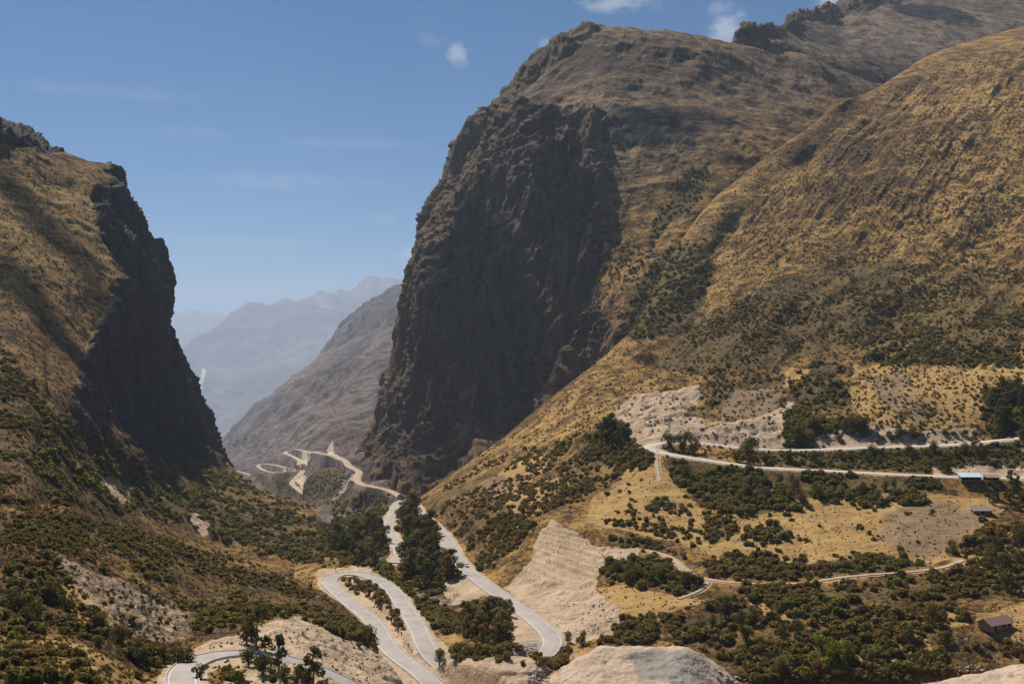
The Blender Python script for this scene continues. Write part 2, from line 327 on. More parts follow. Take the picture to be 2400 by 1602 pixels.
road('trail_b', 'valley', [(1661,1361),(1657,1378),(1640,1386),(1615,1392),(1590,1402)], 1.3)
road('trail_c', 'valley', [(1540,1054),(1539,1075),(1541,1100),(1548,1125)], 1.2)

# ------------------------------------------------------------------ what covers the ground (soft outlines, each on its own sheet)
def poly_sd(px, py, poly):
    a = np.array(poly, float); n = len(a); d = np.full(px.shape, 1e9); ins = np.zeros(px.shape, bool)
    for i in range(n):
        x1, y1 = a[i]; x2, y2 = a[(i + 1) % n]
        ex, ey = x2 - x1, y2 - y1; wx, wy = px - x1, py - y1
        t = np.clip((wx * ex + wy * ey) / (ex * ex + ey * ey + 1e-9), 0, 1)
        d = np.minimum(d, np.hypot(wx - ex * t, wy - ey * t))
        c = ((y1 > py) != (y2 > py)) & (px < (x2 - x1) * (py - y1) / (y2 - y1 + 1e-9) + x1); ins ^= c
    return np.where(ins, d, -d)
COVER = {  # channel -> (sheet, softness, strength, outline)
 'bare': [
  ('valley',10,1,[(1435,965),(1480,925),(1560,905),(1640,900),(1650,925),(1610,955),(1650,985),(1720,985),(1770,985),(1800,965),(1845,930),(1865,935),(1845,985),(1835,1045),(1760,1048),(1640,1038),(1560,1042),(1510,1052),(1480,1042),(1468,1000)]),
  ('valley',9,1,[(1298,1212),(1340,1240),(1400,1275),(1500,1285),(1490,1312),(1400,1330),(1395,1395),(1450,1430),(1440,1500),(1330,1505),(1270,1440),(1180,1375),(1205,1340),(1250,1290),(1262,1245)]),
  ('valley',8,1,[(1035,1375),(1080,1345),(1110,1370),(1150,1405),(1240,1470),(1275,1525),(1200,1545),(1180,1460),(1140,1400),(1060,1415)]),
  ('valley',7,1,[(745,1335),(830,1326),(880,1340),(950,1395),(1010,1475),(1060,1522),(1120,1548),(1290,1560),(1250,1690),(950,1690),(880,1560),(850,1460),(780,1405),(735,1365)]),
  ('valley',6,.9,[(740,1238),(800,1246),(790,1268),(770,1276),(750,1262)]),
  ('valley',6,.9,[(965,1180),(990,1185),(1030,1235),(1040,1250),(1020,1255),(990,1215)]),
  ('valley',7,.8,[(1900,1025),(2010,985),(2070,1000),(2160,1010),(2290,1000),(2300,1038),(2100,1042),(1900,1048)]),
  ('valley',5,.8,[(2170,1090),(2400,1082),(2400,1130),(2200,1130)]),
  ('near_spur',8,1,[(395,1550),(480,1500),(560,1482),(620,1450),(700,1436),(760,1465),(870,1520),(960,1590),(1100,1700),(640,1700),(560,1590),(520,1560),(450,1600)]),
  ('near_spur',14,.44,[(110,1290),(200,1320),(330,1365),(430,1415),(455,1440),(450,1490),(400,1510),(300,1480),(200,1420),(150,1370)]),
  ('near_spur',10,.5,[(480,1620),(560,1570),(600,1600),(560,1700),(450,1700)]),
  ('near_mound',5,1,[(1100,1480),(2800,1480),(2800,1640),(2400,1640),(2100,1640),(1760,1700),(1500,1900),(1100,1900)]),
  ('left_mountain',6,.8,[(440,1200),(470,1195),(480,1215),(495,1240),(480,1250),(455,1235)]),
  ('left_mountain',9,.55,[(230,1100),(290,1110),(330,1140),(300,1180),(250,1160)]),
  ('left_mountain',8,.5,[(370,1130),(400,1140),(395,1180),(360,1160)]),
  ('far_slope',4,1,[(765,1062),(785,1020),(792,1024),(780,1062)]),
  ('far_slope',4,.9,[(700,1075),(720,1060),(752,1045),(740,1060),(715,1085)]),
  ('far_slope',4,.9,[(770,1060),(800,1058),(800,1085),(775,1072)]),
  ('far_slope',5,.7,[(690,1130),(705,1110),(735,1118),(725,1140),(712,1150)]),
  ('far_slope',5,.5,[(745,1180),(800,1120),(835,1110),(835,1130),(800,1145)]),
  ('distant_range',2.5,1,[(443,905),(447,870),(450,905),(449,940),(453,935),(466,900),(474,855),(482,862),(474,910),(470,935),(482,985),(478,1010),(468,985),(455,965),(447,935)]),
 ],
 'gold': [
  ('cliff_mountain',50,1,[(1360,560),(1450,420),(1600,400),(1800,260),(1980,230),(2000,420),(1700,640),(1480,820),(1400,720)]),
  ('cliff_mountain',30,.6,[(1700,240),(1900,230),(1900,300),(1750,310)]),
  ('left_mountain',20,.5,[(-400,960),(200,980),(330,1120),(200,1160),(-400,1200)]),
 ],
 'tan': [
  ('valley',9,1,[(1875,1172),(1960,1160),(2090,1160),(2330,1170),(2350,1200),(2260,1285),(2190,1320),(1990,1312),(1880,1325),(1700,1312),(1650,1290),(1740,1250),(1700,1230),(1800,1205)]),
  ('valley',9,1,[(1395,1150),(1500,1105),(1565,1095),(1585,1140),(1650,1200),(1660,1290),(1480,1245),(1370,1210)]),
  ('valley',8,1,[(1400,1375),(1560,1392),(1650,1410),(1560,1440),(1440,1450),(1405,1400)]),
  ('valley',8,.9,[(2290,1435),(2400,1410),(2500,1400),(2500,1540),(2380,1530),(2290,1470)]),
  ('valley',7,.9,[(1755,1410),(1800,1412),(1860,1455),(1840,1470),(1780,1440)]),
  ('valley',7,.8,[(2100,1465),(2160,1460),(2185,1530),(2110,1525)]),
  ('valley',7,.8,[(1990,1520),(2060,1510),(2110,1540),(2080,1565),(2000,1560)]),
  ('valley',7,.8,[(2140,1440),(2270,1430),(2270,1465),(2170,1470)]),
  ('valley',12,.9,[(2000,850),(2120,838),(2450,860),(2450,900),(2310,905),(2290,990),(2200,1005),(2050,1000),(1990,940)]),
  ('valley',8,.8,[(1840,870),(1910,860),(1870,905),(1840,910)]),
  ('valley',8,.9,[(1190,1090),(1290,1065),(1270,1100),(1150,1125)]),
  ('valley',7,.8,[(1160,1140),(1250,1115),(1230,1160),(1150,1175)]),
  ('valley',7,.9,[(1180,1190),(1290,1140),(1360,1110),(1300,1170),(1230,1215)]),
  ('valley',7,.8,[(1420,1130),(1480,1080),(1500,1090),(1450,1135)]),
  ('valley',7,.7,[(2200,1240),(2300,1300),(2380,1250),(2380,1290),(2260,1360),(2230,1310)]),
  ('left_mountain',8,.8,[(255,1085),(285,1095),(325,1140),(320,1165),(280,1180),(255,1130)]),
  ('left_mountain',8,.7,[(180,1060),(220,1100),(200,1120),(165,1090)]),
  ('near_spur',10,.6,[(140,1350),(240,1390),(300,1460),(240,1480),(160,1440)]),
  ('near_spur',14,.55,[(0,1480),(120,1490),(300,1530),(420,1590),(480,1700),(0,1700)]),
 ],
 'brown': [
  ('valley',6,1,[(1700,905),(1832,898),(1828,938),(1762,985),(1680,962)]),
  ('valley',8,.9,[(2030,885),(2120,862),(2135,870),(2120,925),(2230,960),(2150,995),(2080,960)]),
  ('valley',9,.9,[(2070,1205),(2200,1180),(2312,1222),(2230,1292),(2150,1312),(2060,1272)]),
  ('valley',6,.8,[(1140,1120),(1230,1115),(1220,1150),(1120,1160)]),
  ('valley',6,.9,[(1330,1410),(1420,1405),(1425,1425),(1370,1435)]),
  ('near_spur',8,.6,[(160,1320),(330,1370),(455,1440),(450,1480),(330,1410),(200,1350)]),
 ],
 'grey': [
  ('near_mound',7,1,[(1465,1520),(1600,1516),(1640,1540),(1680,1580),(1600,1600),(1500,1590),(1480,1550)]),
  ('valley',5,.8,[(1200,1505),(1260,1500),(1330,1520),(1360,1530),(1330,1545),(1210,1525)]),
  ('valley',4,.8,[(970,1385),(1005,1395),(1040,1410),(1030,1430),(985,1405)]),
  ('valley',4,1,[(1050,1440),(1062,1430),(1070,1450),(1055,1455)]),
 ],
 'snow': [
  ('distant_range',2.5,1,[(697,700),(702,690),(709,698),(714,700),(704,703)]),
  ('distant_range',6,.3,[(735,700),(780,705),(770,730),(745,725)]),
  ('distant_range',4,.35,[(780,672),(800,668),(805,690),(785,690)]),
 ],
}
SHRUB = [  # sheet outline: (name, outline, count, size range m, colour mood, phrase)
 ('road_thicket', [(1550,1072),(1700,1092),(1850,1108),(2000,1116),(2200,1126),(2200,1165),(2150,1182),(2100,1168),(2030,1198),(1970,1168),(1900,1192),(1800,1205),(1700,1202),(1650,1170),(1580,1130)], 1150, (1.6,4.6), 'green', 'in the thicket below the upper road'),
 ('between_arms', [(1760,1064),(1900,1062),(2200,1054),(2400,1040),(2400,1108),(2250,1106),(2000,1098),(1850,1090),(1770,1080)], 560, (1.3,3.2), 'green', 'between the two arms of the upper road'),
 ('above_upper_arm', [(1840,950),(1880,960),(1900,990),(2050,1000),(2150,1015),(2280,1018),(2180,1036),(2050,1040),(1850,1046),(1830,1000)], 360, (2.2,4.8), 'green', 'in the bank above the upper road'),
 ('right_edge', [(2310,900),(2400,890),(2400,1030),(2330,1030),(2300,960)], 130, (3,5.5), 'green', 'in the clump at the right end of the upper field'),
 ('field_head', [(2020,830),(2120,808),(2250,815),(2400,830),(2400,862),(2300,858),(2150,850),(2080,855)], 320, (2.4,4.5), 'green', 'in the belt along the head of the upper field'),
 ('above_cut', [(1860,860),(1960,850),(1990,940),(1900,965),(1840,930)], 80, (2.4,4.5), 'green', 'in the thicket right of the pale road cut'),
 ('cut_row', [(1640,955),(1690,912),(1740,880),(1725,905),(1690,940),(1660,965)], 26, (2.2,3.6), 'green', 'in the diagonal row over the pale road cut'),
 ('cut_rim', [(1650,880),(1800,880),(1850,890),(1750,898),(1650,905)], 34, (2.2,3.6), 'green', 'on the rim of the brown upper field'),
 ('upper_field', [(2030,860),(2400,872),(2300,1000),(2100,1000),(1990,950)], 95, (1.2,2.6), 'green', 'dotted over the pale upper field'),
 ('spur_flank', [(1440,990),(1482,1030),(1500,1070),(1430,1130),(1350,1170),(1250,1235),(1200,1290),(1130,1335),(1080,1260),(1010,1190),(1050,1130),(1150,1080),(1300,1040),(1400,1000)], 1700, (1.2,3.6), 'mixed', 'on the scrubby flank above the main road'),
 ('hairpin_below', [(1400,1000),(1470,990),(1485,1030),(1540,1075),(1500,1100),(1430,1090),(1380,1060)], 190, (2.5,5.0), 'green', 'below the upper hairpin bend'),
 ('golden_slope', [(1400,1150),(1560,1110),(1650,1190),(1650,1285),(1480,1240)], 48, (1.8,3.4), 'green', 'alone on the golden slope over the terraces'),
 ('hedge_a', [(1415,1215),(1490,1222),(1488,1236),(1415,1230)], 18, (2,3.2), 'green', 'in the short hedge above the cut terraces'),
 ('hedge_b', [(1420,1254),(1500,1260),(1600,1300),(1620,1310),(1560,1310),(1420,1270)], 42, (2,3.2), 'green', 'in the hedge along the top of the terraces'),
 ('hedge_c', [(1500,1226),(1560,1240),(1640,1250),(1690,1270),(1660,1280),(1560,1262),(1500,1240)], 46, (2,3.2), 'mixed', 'in the hedge across the golden slope'),
 ('hedge_d', [(1510,1185),(1560,1178),(1620,1195),(1620,1210),(1540,1205)], 30, (2,3.2), 'mixed', 'in the upper hedge of the golden slope'),
 ('slope_foot', [(1640,1180),(1700,1200),(1740,1240),(1700,1270),(1650,1260)], 70, (1.8,3.4), 'mixed', 'between the golden slope and the tan field'),
 ('terrace_right', [(1400,1325),(1480,1308),(1590,1318),(1612,1350),(1655,1378),(1590,1395),(1500,1372),(1420,1368)], 150, (2.4,4.4), 'green', 'in the thicket right of the cut terraces'),
 ('trail_thicket', [(1650,1320),(1720,1298),(1770,1298),(1860,1308),(1930,1330),(1950,1350),(1850,1363),(1700,1355),(1650,1350)], 190, (2.2,4.2), 'mixed', 'in the thicket above the dirt trail'),
 ('field_island', [(1740,1245),(1810,1232),(1860,1255),(1800,1280),(1750,1280)], 44, (2.4,4.2), 'green', 'in the green island of the tan field'),
 ('tan_field', [(1780,1200),(1960,1165),(2250,1180),(2150,1300),(1900,1310),(1720,1300)], 34, (1.4,2.8), 'green', 'alone in the tan field'),
 ('field_foot', [(1950,1310),(2020,1300),(2130,1308),(2170,1330),(2060,1338),(1950,1345)], 85, (2.4,4.2), 'green', 'along the foot of the tan field'),
 ('trail_below', [(1720,1375),(1940,1370),(2050,1352),(2230,1345),(2250,1400),(2120,1405),(2020,1410),(1950,1425),(1900,1450),(1840,1440),(1760,1400)], 330, (1.4,4.4), 'mixed', 'in the dark thicket below the dirt trail'),
 ('right_thicket', [(2250,1290),(2310,1215),(2350,1240),(2400,1225),(2400,1375),(2300,1400),(2230,1400),(2220,1330)], 200, (1.6,5), 'mixed', 'in the thicket at the right side of the tan field'),
 ('lower_wood', [(1560,1440),(1650,1420),(1740,1405),(1800,1450),(1880,1480),(1950,1440),(2050,1430),(2250,1420),(2280,1480),(2350,1500),(2400,1520),(2400,1545),(2200,1590),(2050,1602),(1900,1602),(1750,1602),(1690,1545),(1600,1510),(1560,1480)], 620, (1.4,4.6), 'mixed', 'in the wide scrub of the valley floor'),
 ('mound_back', [(1400,1455),(1530,1440),(1540,1500),(1430,1515),(1390,1490)], 100, (2,3.8), 'mixed', 'behind the pale gravel mound'),
 ('river_trees', [(940,1190),(1000,1195),(1020,1250),(1060,1300),(1072,1330),(1020,1395),(960,1385),(930,1325),(940,1290),(922,1240)], 150, (3,5.5), 'green', 'under the tall trees beside the main road'),
 ('river_wood', [(1080,1430),(1170,1400),(1200,1440),(1210,1490),(1160,1515),(1070,1485)], 80, (3,5.0), 'mixed', 'in the grove left of the main road'),
 ('river_bank', [(890,1330),(930,1360),(980,1410),(1070,1445),(1080,1482),(1030,1470),(970,1430),(930,1375)], 180, (2.4,4.2), 'green', 'on the river bank beside the looping road'),
 ('loop_strip', [(785,1350),(830,1352),(870,1365),(905,1395),(940,1440),(975,1490),(950,1490),(905,1440),(860,1395),(790,1366)], 95, (2,3.6), 'mixed', 'on the strip inside the looping road'),
 ('gorge_trees', [(750,1215),(830,1215),(900,1200),(905,1250),(900,1310),(920,1345),(860,1335),(800,1310),(760,1290)], 380, (2.5,5), 'green', 'in the dark woods at the gorge mouth'),
 ('gorge_floor', [(780,1180),(900,1160),(930,1190),(870,1230),(780,1220)], 220, (2.5,4.5), 'green', 'in the shaded gorge'),
 ('mound_foot', [(1060,1528),(1200,1515),(1330,1532),(1310,1565),(1150,1548),(1050,1545)], 230, (1.8,3.8), 'mixed', 'along the stones at the foot of the gravel flat'),
 ('left_slope', [(100,960),(220,1000),(400,1090),(530,1110),(620,1165),(740,1215),(840,1335),(700,1312),(500,1262),(350,1205),(150,1182),(100,1100)], 2100, (1.4,4.8), 'green', 'on the left mountain slope'),
 ('left_upper', [(0,800),(110,960),(100,1100),(150,1180),(0,1180)], 450, (1.6,3.4), 'mixed', 'on the upper left hillside'),
 ('cliff_foot', [(420,1080),(500,1070),(600,1150),(560,1160),(430,1110)], 130, (2.4,4.5), 'green', 'below the left cliff'),
 ('spur_slope', [(50,1185),(230,1222),(420,1268),(640,1340),(735,1380),(825,1445),(882,1500),(850,1515),(760,1462),(690,1430),(600,1445),(470,1440),(330,1355),(150,1290),(0,1265)], 1900, (.7,2.1), 'mixed', 'on the brown spur above the near road'),
 ('spur_base', [(440,1420),(640,1420),(830,1470),(875,1515),(850,1525),(760,1465),(690,1430),(560,1460),(470,1480)], 220, (2,3.6), 'green', 'along the foot of the brown spur'),
 ('left_bottom', [(0,1280),(130,1300),(170,1420),(290,1470),(370,1520),(440,1590),(200,1602),(0,1602)], 270, (.8,3.6), 'mixed', 'in the near left corner'),
 ('scree', [(120,1300),(330,1365),(450,1440),(440,1500),(300,1480),(180,1400)], 110, (.5,1.6), 'mixed', 'on the grey scree'),
 ('near_verge', [(540,1560),(640,1540),(760,1590),(760,1602),(520,1602)], 40, (1.0,2.4), 'green', 'beside the near road'),
 ('gully', [(1440,780),(1500,660),(1560,580),(1660,560),(1672,620),(1610,740),(1500,800)], 420, (3,6.0), 'green', 'in the dark gully beside the great cliff'),
 ('upper_gully', [(1600,400),(1665,380),(1640,470),(1570,520),(1500,620),(1520,540),(1580,450)], 130, (3,5.5), 'green', 'in the upper gully of the great mountain'),
 ('cliff_scree', [(1350,640),(1450,560),(1540,600),(1450,700),(1350,760)], 260, (2,4), 'mixed', 'on the scree right of the great cliff'),
 ('hill_band', [(1650,880),(1500,860),(1600,760),(1750,700),(1900,620),(2050,590),(2300,600),(2400,640),(2400,830),(2100,800),(1850,850)], 2800, (1.2,3.2), 'mixed', 'scattered over the golden hillside'),
 ('hill_top', [(1700,600),(1900,380),(2100,300),(2400,200),(2400,600),(2050,580),(1800,640)], 1300, (1.2,2.8), 'mixed', 'high on the golden hillside'),
 ('far_spur', [(600,1120),(700,1110),(740,1120),(800,1090),(830,1130),(800,1170),(700,1195),(620,1160)], 500, (1.5,3.2), 'green', 'on the spur beyond the gorge'),
]

# ------------------------------------------------------------------ displacement of every sheet
def grid_normals(P):
    du = np.gradient(P, axis=1); dv = np.gradient(P, axis=0)
    n = np.cross(du, dv); n /= np.linalg.norm(n, axis=-1, keepdims=True) + 1e-9
    c = -P; s = np.sign((n * c).sum(-1, keepdims=True)); s[s == 0] = 1
    up = n[..., 2:3] < -0.2
    n = n * s
    return np.where(n[..., 2:3] < -.25, -n, n)
LF = dict(valley=(5.0, 60), cliff_mountain=(24, 190), rocky_ridge=(14, 200), left_mountain=(9, 90), near_spur=(2.4, 40), near_mound=(1.2, 30),
          far_slope=(74, 300), distant_range=(760, 2400), farthest_range=(400, 3000))
STEEP = dict(valley=0, cliff_mountain=1, rocky_ridge=1, left_mountain=1, near_spur=0, near_mound=0, far_slope=.5, distant_range=.6, farthest_range=.5)
ROCKY = {
 'cliff_mountain': [(60, 1.0, [(900,1200),(860,1000),(940,700),(1000,450),(1090,260),(1200,220),(1290,240),(1400,290),(1430,400),(1440,520),(1400,640),(1430,760),(1450,850),(1300,1200)]),
                    (30, .9, [(1000,420),(1060,280),(1170,180),(1270,100),(1400,70),(1300,130),(1220,220),(1150,300)])],
 'left_mountain': [(22, 1.0, [(262,380),(320,470),(360,540),(420,800),(520,1080),(400,1085),(320,1050),(225,960),(205,850),(250,740),(285,640),(240,540),(235,450)]),
                   (10, .9, [(-20,260),(60,300),(140,345),(150,365),(80,345),(-20,330)])],
 'rocky_ridge': [(8, .9, [(1700,60),(1850,20),(2000,-20),(2700,-140),(2700,-40),(2200,-20),(2000,30),(1960,52),(1900,40),(1850,66),(1780,80),(1750,112),(1730,130)])],
 'far_slope': [(15, .45, [(740,860),(860,690),(980,650),(980,740),(870,780)]), (12, .8, [(850,1100),(900,950),(960,900),(1100,1000),(1000,1160),(900,1130)])],
}
for k, p in PATCH.items():
    P = p['P']; sh = P.shape[:2]; Pf = P.reshape(-1, 3); N = grid_normals(P).reshape(-1, 3)
    px, py = p['px'].reshape(-1), p['py'].reshape(-1)
    amp, wl = LF[k]; seed = KEYS.index(k) * 31
    dist = Pf[:, 1]
    steep = sstep(.66, .40, N[:, 2]) * STEEP[k]
    rock = steep.copy()
    for soft, st, poly in ROCKY.get(k, []):
        e = fbm(Pf / 60, 3, .6, seed + 7) * soft * 1.2
        rock = np.maximum(rock, st * sstep(-soft * .5, soft * .5, poly_sd(px, py, poly) + e))
    if k in ('cliff_mountain',):
        rock = np.maximum(rock * .95, .25 * sstep(-.2, .5, fbm(Pf / 90, 4, .6, seed + 3)))
    # road bench mask
    bench = np.zeros(len(Pf)); bz = np.zeros(len(Pf)); near = np.full(len(Pf), 1e9)
    for rk, rd in ROADS.items():
        if rk in ('trail_b', 'trail_c'): rd['w'] = min(rd['w'], 1.3)
        if not (rd['patch'] == k or (rk == 'gorge_out' and k == 'valley') or (rk == 'gorge' and k == 'far_slope')): continue
        Q = rd['P']; lo = Q.min(0) - 40; hi = Q.max(0) + 40
        sel = np.where((Pf[:, 0] > lo[0]) & (Pf[:, 0] < hi[0]) & (Pf[:, 1] > lo[1]) & (Pf[:, 1] < hi[1]))[0]
        if not len(sel): continue
        bd = np.full(len(sel), 1e9); zz = np.zeros(len(sel))
        X = Pf[sel, :2]
        for i in range(len(Q) - 1):
            e = Q[i+1, :2] - Q[i, :2]; t = np.clip(((X - Q[i, :2]) @ e) / (e @ e + 1e-9), 0, 1)
            dd = np.hypot(*(X - Q[i, :2] - t[:, None] * e).T); m = dd < bd
            bd[m] = dd[m]; zz[m] = (Q[i, 2] + t * (Q[i+1, 2] - Q[i, 2]))[m]
        m = (bd < near[sel]) & (np.abs(zz - Pf[sel, 2]) < 25)
        near[sel[m]] = bd[m] - rd['w'] / 2; bz[sel[m]] = zz[m]
        p.setdefault('rw', np.zeros(len(Pf)))[sel[m]] = rd['w']
    # relief
    rough = np.zeros(len(Pf))
    for (sheet, soft, st, poly) in COVER['bare']:
        if sheet == k: rough = np.maximum(rough, sstep(-soft, soft, poly_sd(px, py, poly)))
    gull = fbm(Pf * [1, 1, .35] / wl, 4, .5, seed, ridged=True) * amp
    dsp = gull * (0.55 + .45 * rock)
    if k in ('valley', 'near_spur', 'near_mound'):
        dsp = fbm(Pf / wl, 4, .5, seed) * amp + fbm(Pf * [1, 1, .4] / 28, 3, .55, seed + 9, ridged=True) * .7 + fbm(Pf / 4.5, 3, .6, seed + 12) * .55
        if k == 'valley':
            hill = sstep(1000, 800, py)
            dsp += hill * (fbm(Pf * [1, .5, .3] / 120, 4, .5, seed + 21, ridged=True) * 9 + fbm(np.stack([(.8 * Pf[:, 0] - .6 * Pf[:, 1]) / 34, (.6 * Pf[:, 0] + .8 * Pf[:, 1]) / 210, Pf[:, 2] / 400], -1), 4, .6, seed + 23, ridged=True) * 5.5 + fbm(Pf / 7, 3, .6, seed + 22) * 1.2)
            for line, wd, dep in (([(1905,362),(1800,425),(1737,455),(1690,560),(1640,700),(1560,800),(1450,900)], 26, -10), ([(1880,330),(1760,420),(1680,500),(1600,640),(1530,770)], 18, 4), ([(2300,330),(2150,480),(1980,600),(1850,760)], 40, -8), ([(2400,480),(2200,620),(2080,760)], 34, -7)):
                ld = np.full(len(Pf), 1e9); gx = px + fbm(Pf / 40, 3, .5, seed + 62) * 30; gy = py + fbm(Pf / 40, 3, .5, seed + 63) * 20
                for (x1, y1), (x2, y2) in zip(line, line[1:]):
                    t = np.clip(((gx - x1) * (x2 - x1) + (gy - y1) * (y2 - y1)) / ((x2 - x1) ** 2 + (y2 - y1) ** 2), 0, 1)
                    ld = np.minimum(ld, np.hypot(gx - x1 - t * (x2 - x1), gy - y1 - t * (y2 - y1)))
                dsp += dep * np.exp(-(ld / wd) ** 2) * (.8 + .9 * fbm(Pf / 45, 3, .5, seed + 61))
            inner = sstep(0, 60, poly_sd(px, py, [(1000,1180),(1300,930),(1560,640),(1890,310),(2100,190),(2420,70),(2900,0),(2900,1700),(400,1700)]))
            dsp *= .25 + .75 * inner
    else:
        S = 1.0 if k == 'cliff_mountain' else .6 if k == 'left_mountain' else 1.1 if k == 'rocky_ridge' else 2.4 if k == 'far_slope' else 13
        vert = Pf * [1, 1, .22]
        wv = Pf * [1, 1, .10] + (fbm(Pf / 120, 2, .5, seed + 15) * 18)[:, None] * [1, 1, 0]
        wf = Pf + (fbm(Pf / (14 * S), 3, .6, seed + 16) * 3.0 * S)[:, None]
        dsp += rock * S * (fbm(wv / (70 * S), 4, .55, seed + 5, ridged=True) * 30 + fbm(wv * [1, 1, 1.6] / (21 * S), 4, .6, seed + 14, ridged=True) * 6
                           + (.6 if k == 'left_mountain' else 1) * (facets(wf * [1, 1, .28] / (17 * S), seed + 70) * 4.6 + facets(wf * [1, 1, .4] / (6.5 * S), seed + 80) * 2.0) + fbm(Pf / (3.2 * S), 3, .6, seed + 6, ridged=True) * 1.0)
        lay = Pf[:, 2] / (15 * S) + fbm(Pf / (90 * S), 3, .5, seed + 8) * 2.2
        dsp += rock * S * 1.1 * (np.abs((lay % 1) - .5) * 2 - .5)
        dsp += (1 - rock) * S * (fbm(Pf / (9 * S), 4, .6, seed + 10) * 1.5 + fbm(Pf * [1, 1, .4] / (34 * S), 3, .5, seed + 11, ridged=True) * 2.6)
    if k in ('valley', 'near_spur', 'near_mound', 'left_mountain'): dsp += rough * (fbm(Pf * [1, 1, .5] / 11, 4, .6, seed + 33, ridged=True) * (1.6 if k != 'near_mound' else .35) + fbm(Pf / 3.2, 3, .6, seed + 34) * .5 + (facets(Pf * [1, 1, .6] / 7, seed + 90) * (1.3 if k == 'valley' else .45) if k in ('valley', 'near_spur') else 0))
    if k == 'valley': dsp *= 1 - .9 * sstep(-4, 8, poly_sd(px, py, [(1298,1208),(1350,1240),(1420,1275),(1420,1330),(1395,1360),(1300,1360),(1215,1345),(1250,1290),(1262,1240)]))
    if k in ('left_mountain',):
        dsp *= .35 + .65 * sstep(300, 900, dist)
    keep = sstep(0.5, 22, near)
    Q = Pf + N * (dsp * np.where(near < 1e8, np.maximum(keep, .0), 1))[:, None]
    if k == 'valley':   # cut terraces above the main road: real steps
        tm = sstep(-4, 8, poly_sd(px, py, [(1298,1208),(1350,1240),(1420,1275),(1420,1330),(1395,1360),(1300,1360),(1215,1345),(1250,1290),(1262,1240)]))
        zt = Q[:, 2] + fbm(Pf / 25, 2, .5, 5) * .8; st = 1.6; fr = (zt / st) % 1
        Q[:, 2] += tm * st * (sstep(.74, .95, fr) - fr) * 1.35
        berm = sstep(-3, 12, poly_sd(px, py, [(1000,1556),(1100,1548),(1230,1550),(1290,1562),(1270,1620),(1180,1640),(1080,1625),(1030,1590)])); Q[:, 2] += berm * 3.2
        tm2 = .35 * sstep(-4, 8, poly_sd(px, py, [(1650,1200),(1400,1150),(1380,1210),(1560,1270),(1700,1300),(1900,1300),(2100,1290),(2100,1180),(1800,1200)]))
        st = 3.1; fr = (zt / st) % 1; Q[:, 2] += tm2 * st * (sstep(.6, .95, fr) - fr)
    b = sstep(np.where((k == 'valley') & (py > 1515) & (px > 1000) & (px < 1280), 5.5, 12), 1.2, near)
    Q[:, 2] = Q[:, 2] * (1 - b) + (bz - 0.35) * b
    p['Q'] = Q.reshape(P.shape); p['rock'] = rock; p['near'] = near; p['N'] = grid_normals(p['Q'])
    # cover masks
    wx = px + fbm(Pf / 14, 4, .6, seed + 40) * 14; wy = py + fbm(Pf / 14, 4, .6, seed + 50) * 8
    sc = {'far_slope': .35, 'distant_range': .1}.get(k, 1)
    wx = px + (wx - px) * sc; wy = py + (wy - py) * sc
    for ch, items in COVER.items():
        m = np.zeros(len(Pf))
        for (sheet, soft, st, poly) in items:
            if sheet == k: m = np.maximum(m, st * sstep(-soft, soft, poly_sd(wx, wy, poly)))
        p[ch] = m
    rw = p.get('rw', np.full(len(Pf), 6.0))
    p['bare'] = np.maximum(p['bare'], sstep(rw * (.15 if k == 'far_slope' else .45) + 1.2, 0.3, near) * (.85 if k != 'far_slope' else .9))
    g = np.zeros(len(Pf))
    if k not in ('near_mound', 'distant_range', 'farthest_range', 'rocky_ridge'):
        own = {'far_slope': ('far_spur', 'gorge_floor'), 'cliff_mountain': ('gully', 'upper_gully', 'cliff_scree'),
               'left_mountain': ('left_slope', 'left_upper', 'cliff_foot'), 'near_spur': ('spur_slope', 'spur_base', 'left_bottom', 'near_verge')}
        for (nm, poly, cnt, sz, mood, ph) in SHRUB:
            o = own.get(k)
            if (o and nm not in o) or (k == 'valley' and nm in ('left_slope', 'left_upper', 'cliff_foot', 'spur_slope', 'spur_base', 'left_bottom', 'scree', 'near_verge', 'far_spur', 'cliff_scree')): continue
            if nm in ('upper_field', 'tan_field', 'golden_slope'): continue
            soft = 8 if cnt < 600 else 14
            st = {'hill_band': .5, 'hill_top': .12, 'spur_slope': .42, 'left_bottom': .4, 'left_upper': .35, 'spur_flank': .38, 'lower_wood': .45, 'left_slope': .5, 'far_spur': .5, 'cliff_scree': .2, 'trail_below': .5, 'scree': 0, 'near_verge': .1, 'slope_foot': .3, 'loop_strip': .2}.get(nm, .62)
            g = np.maximum(g, st * sstep(-soft, soft, poly_sd(wx, wy, poly)))
    p['green'] = g * (1 - .85 * np.clip(p['bare'], 0, 1)) * (1 - .7 * p['tan'])

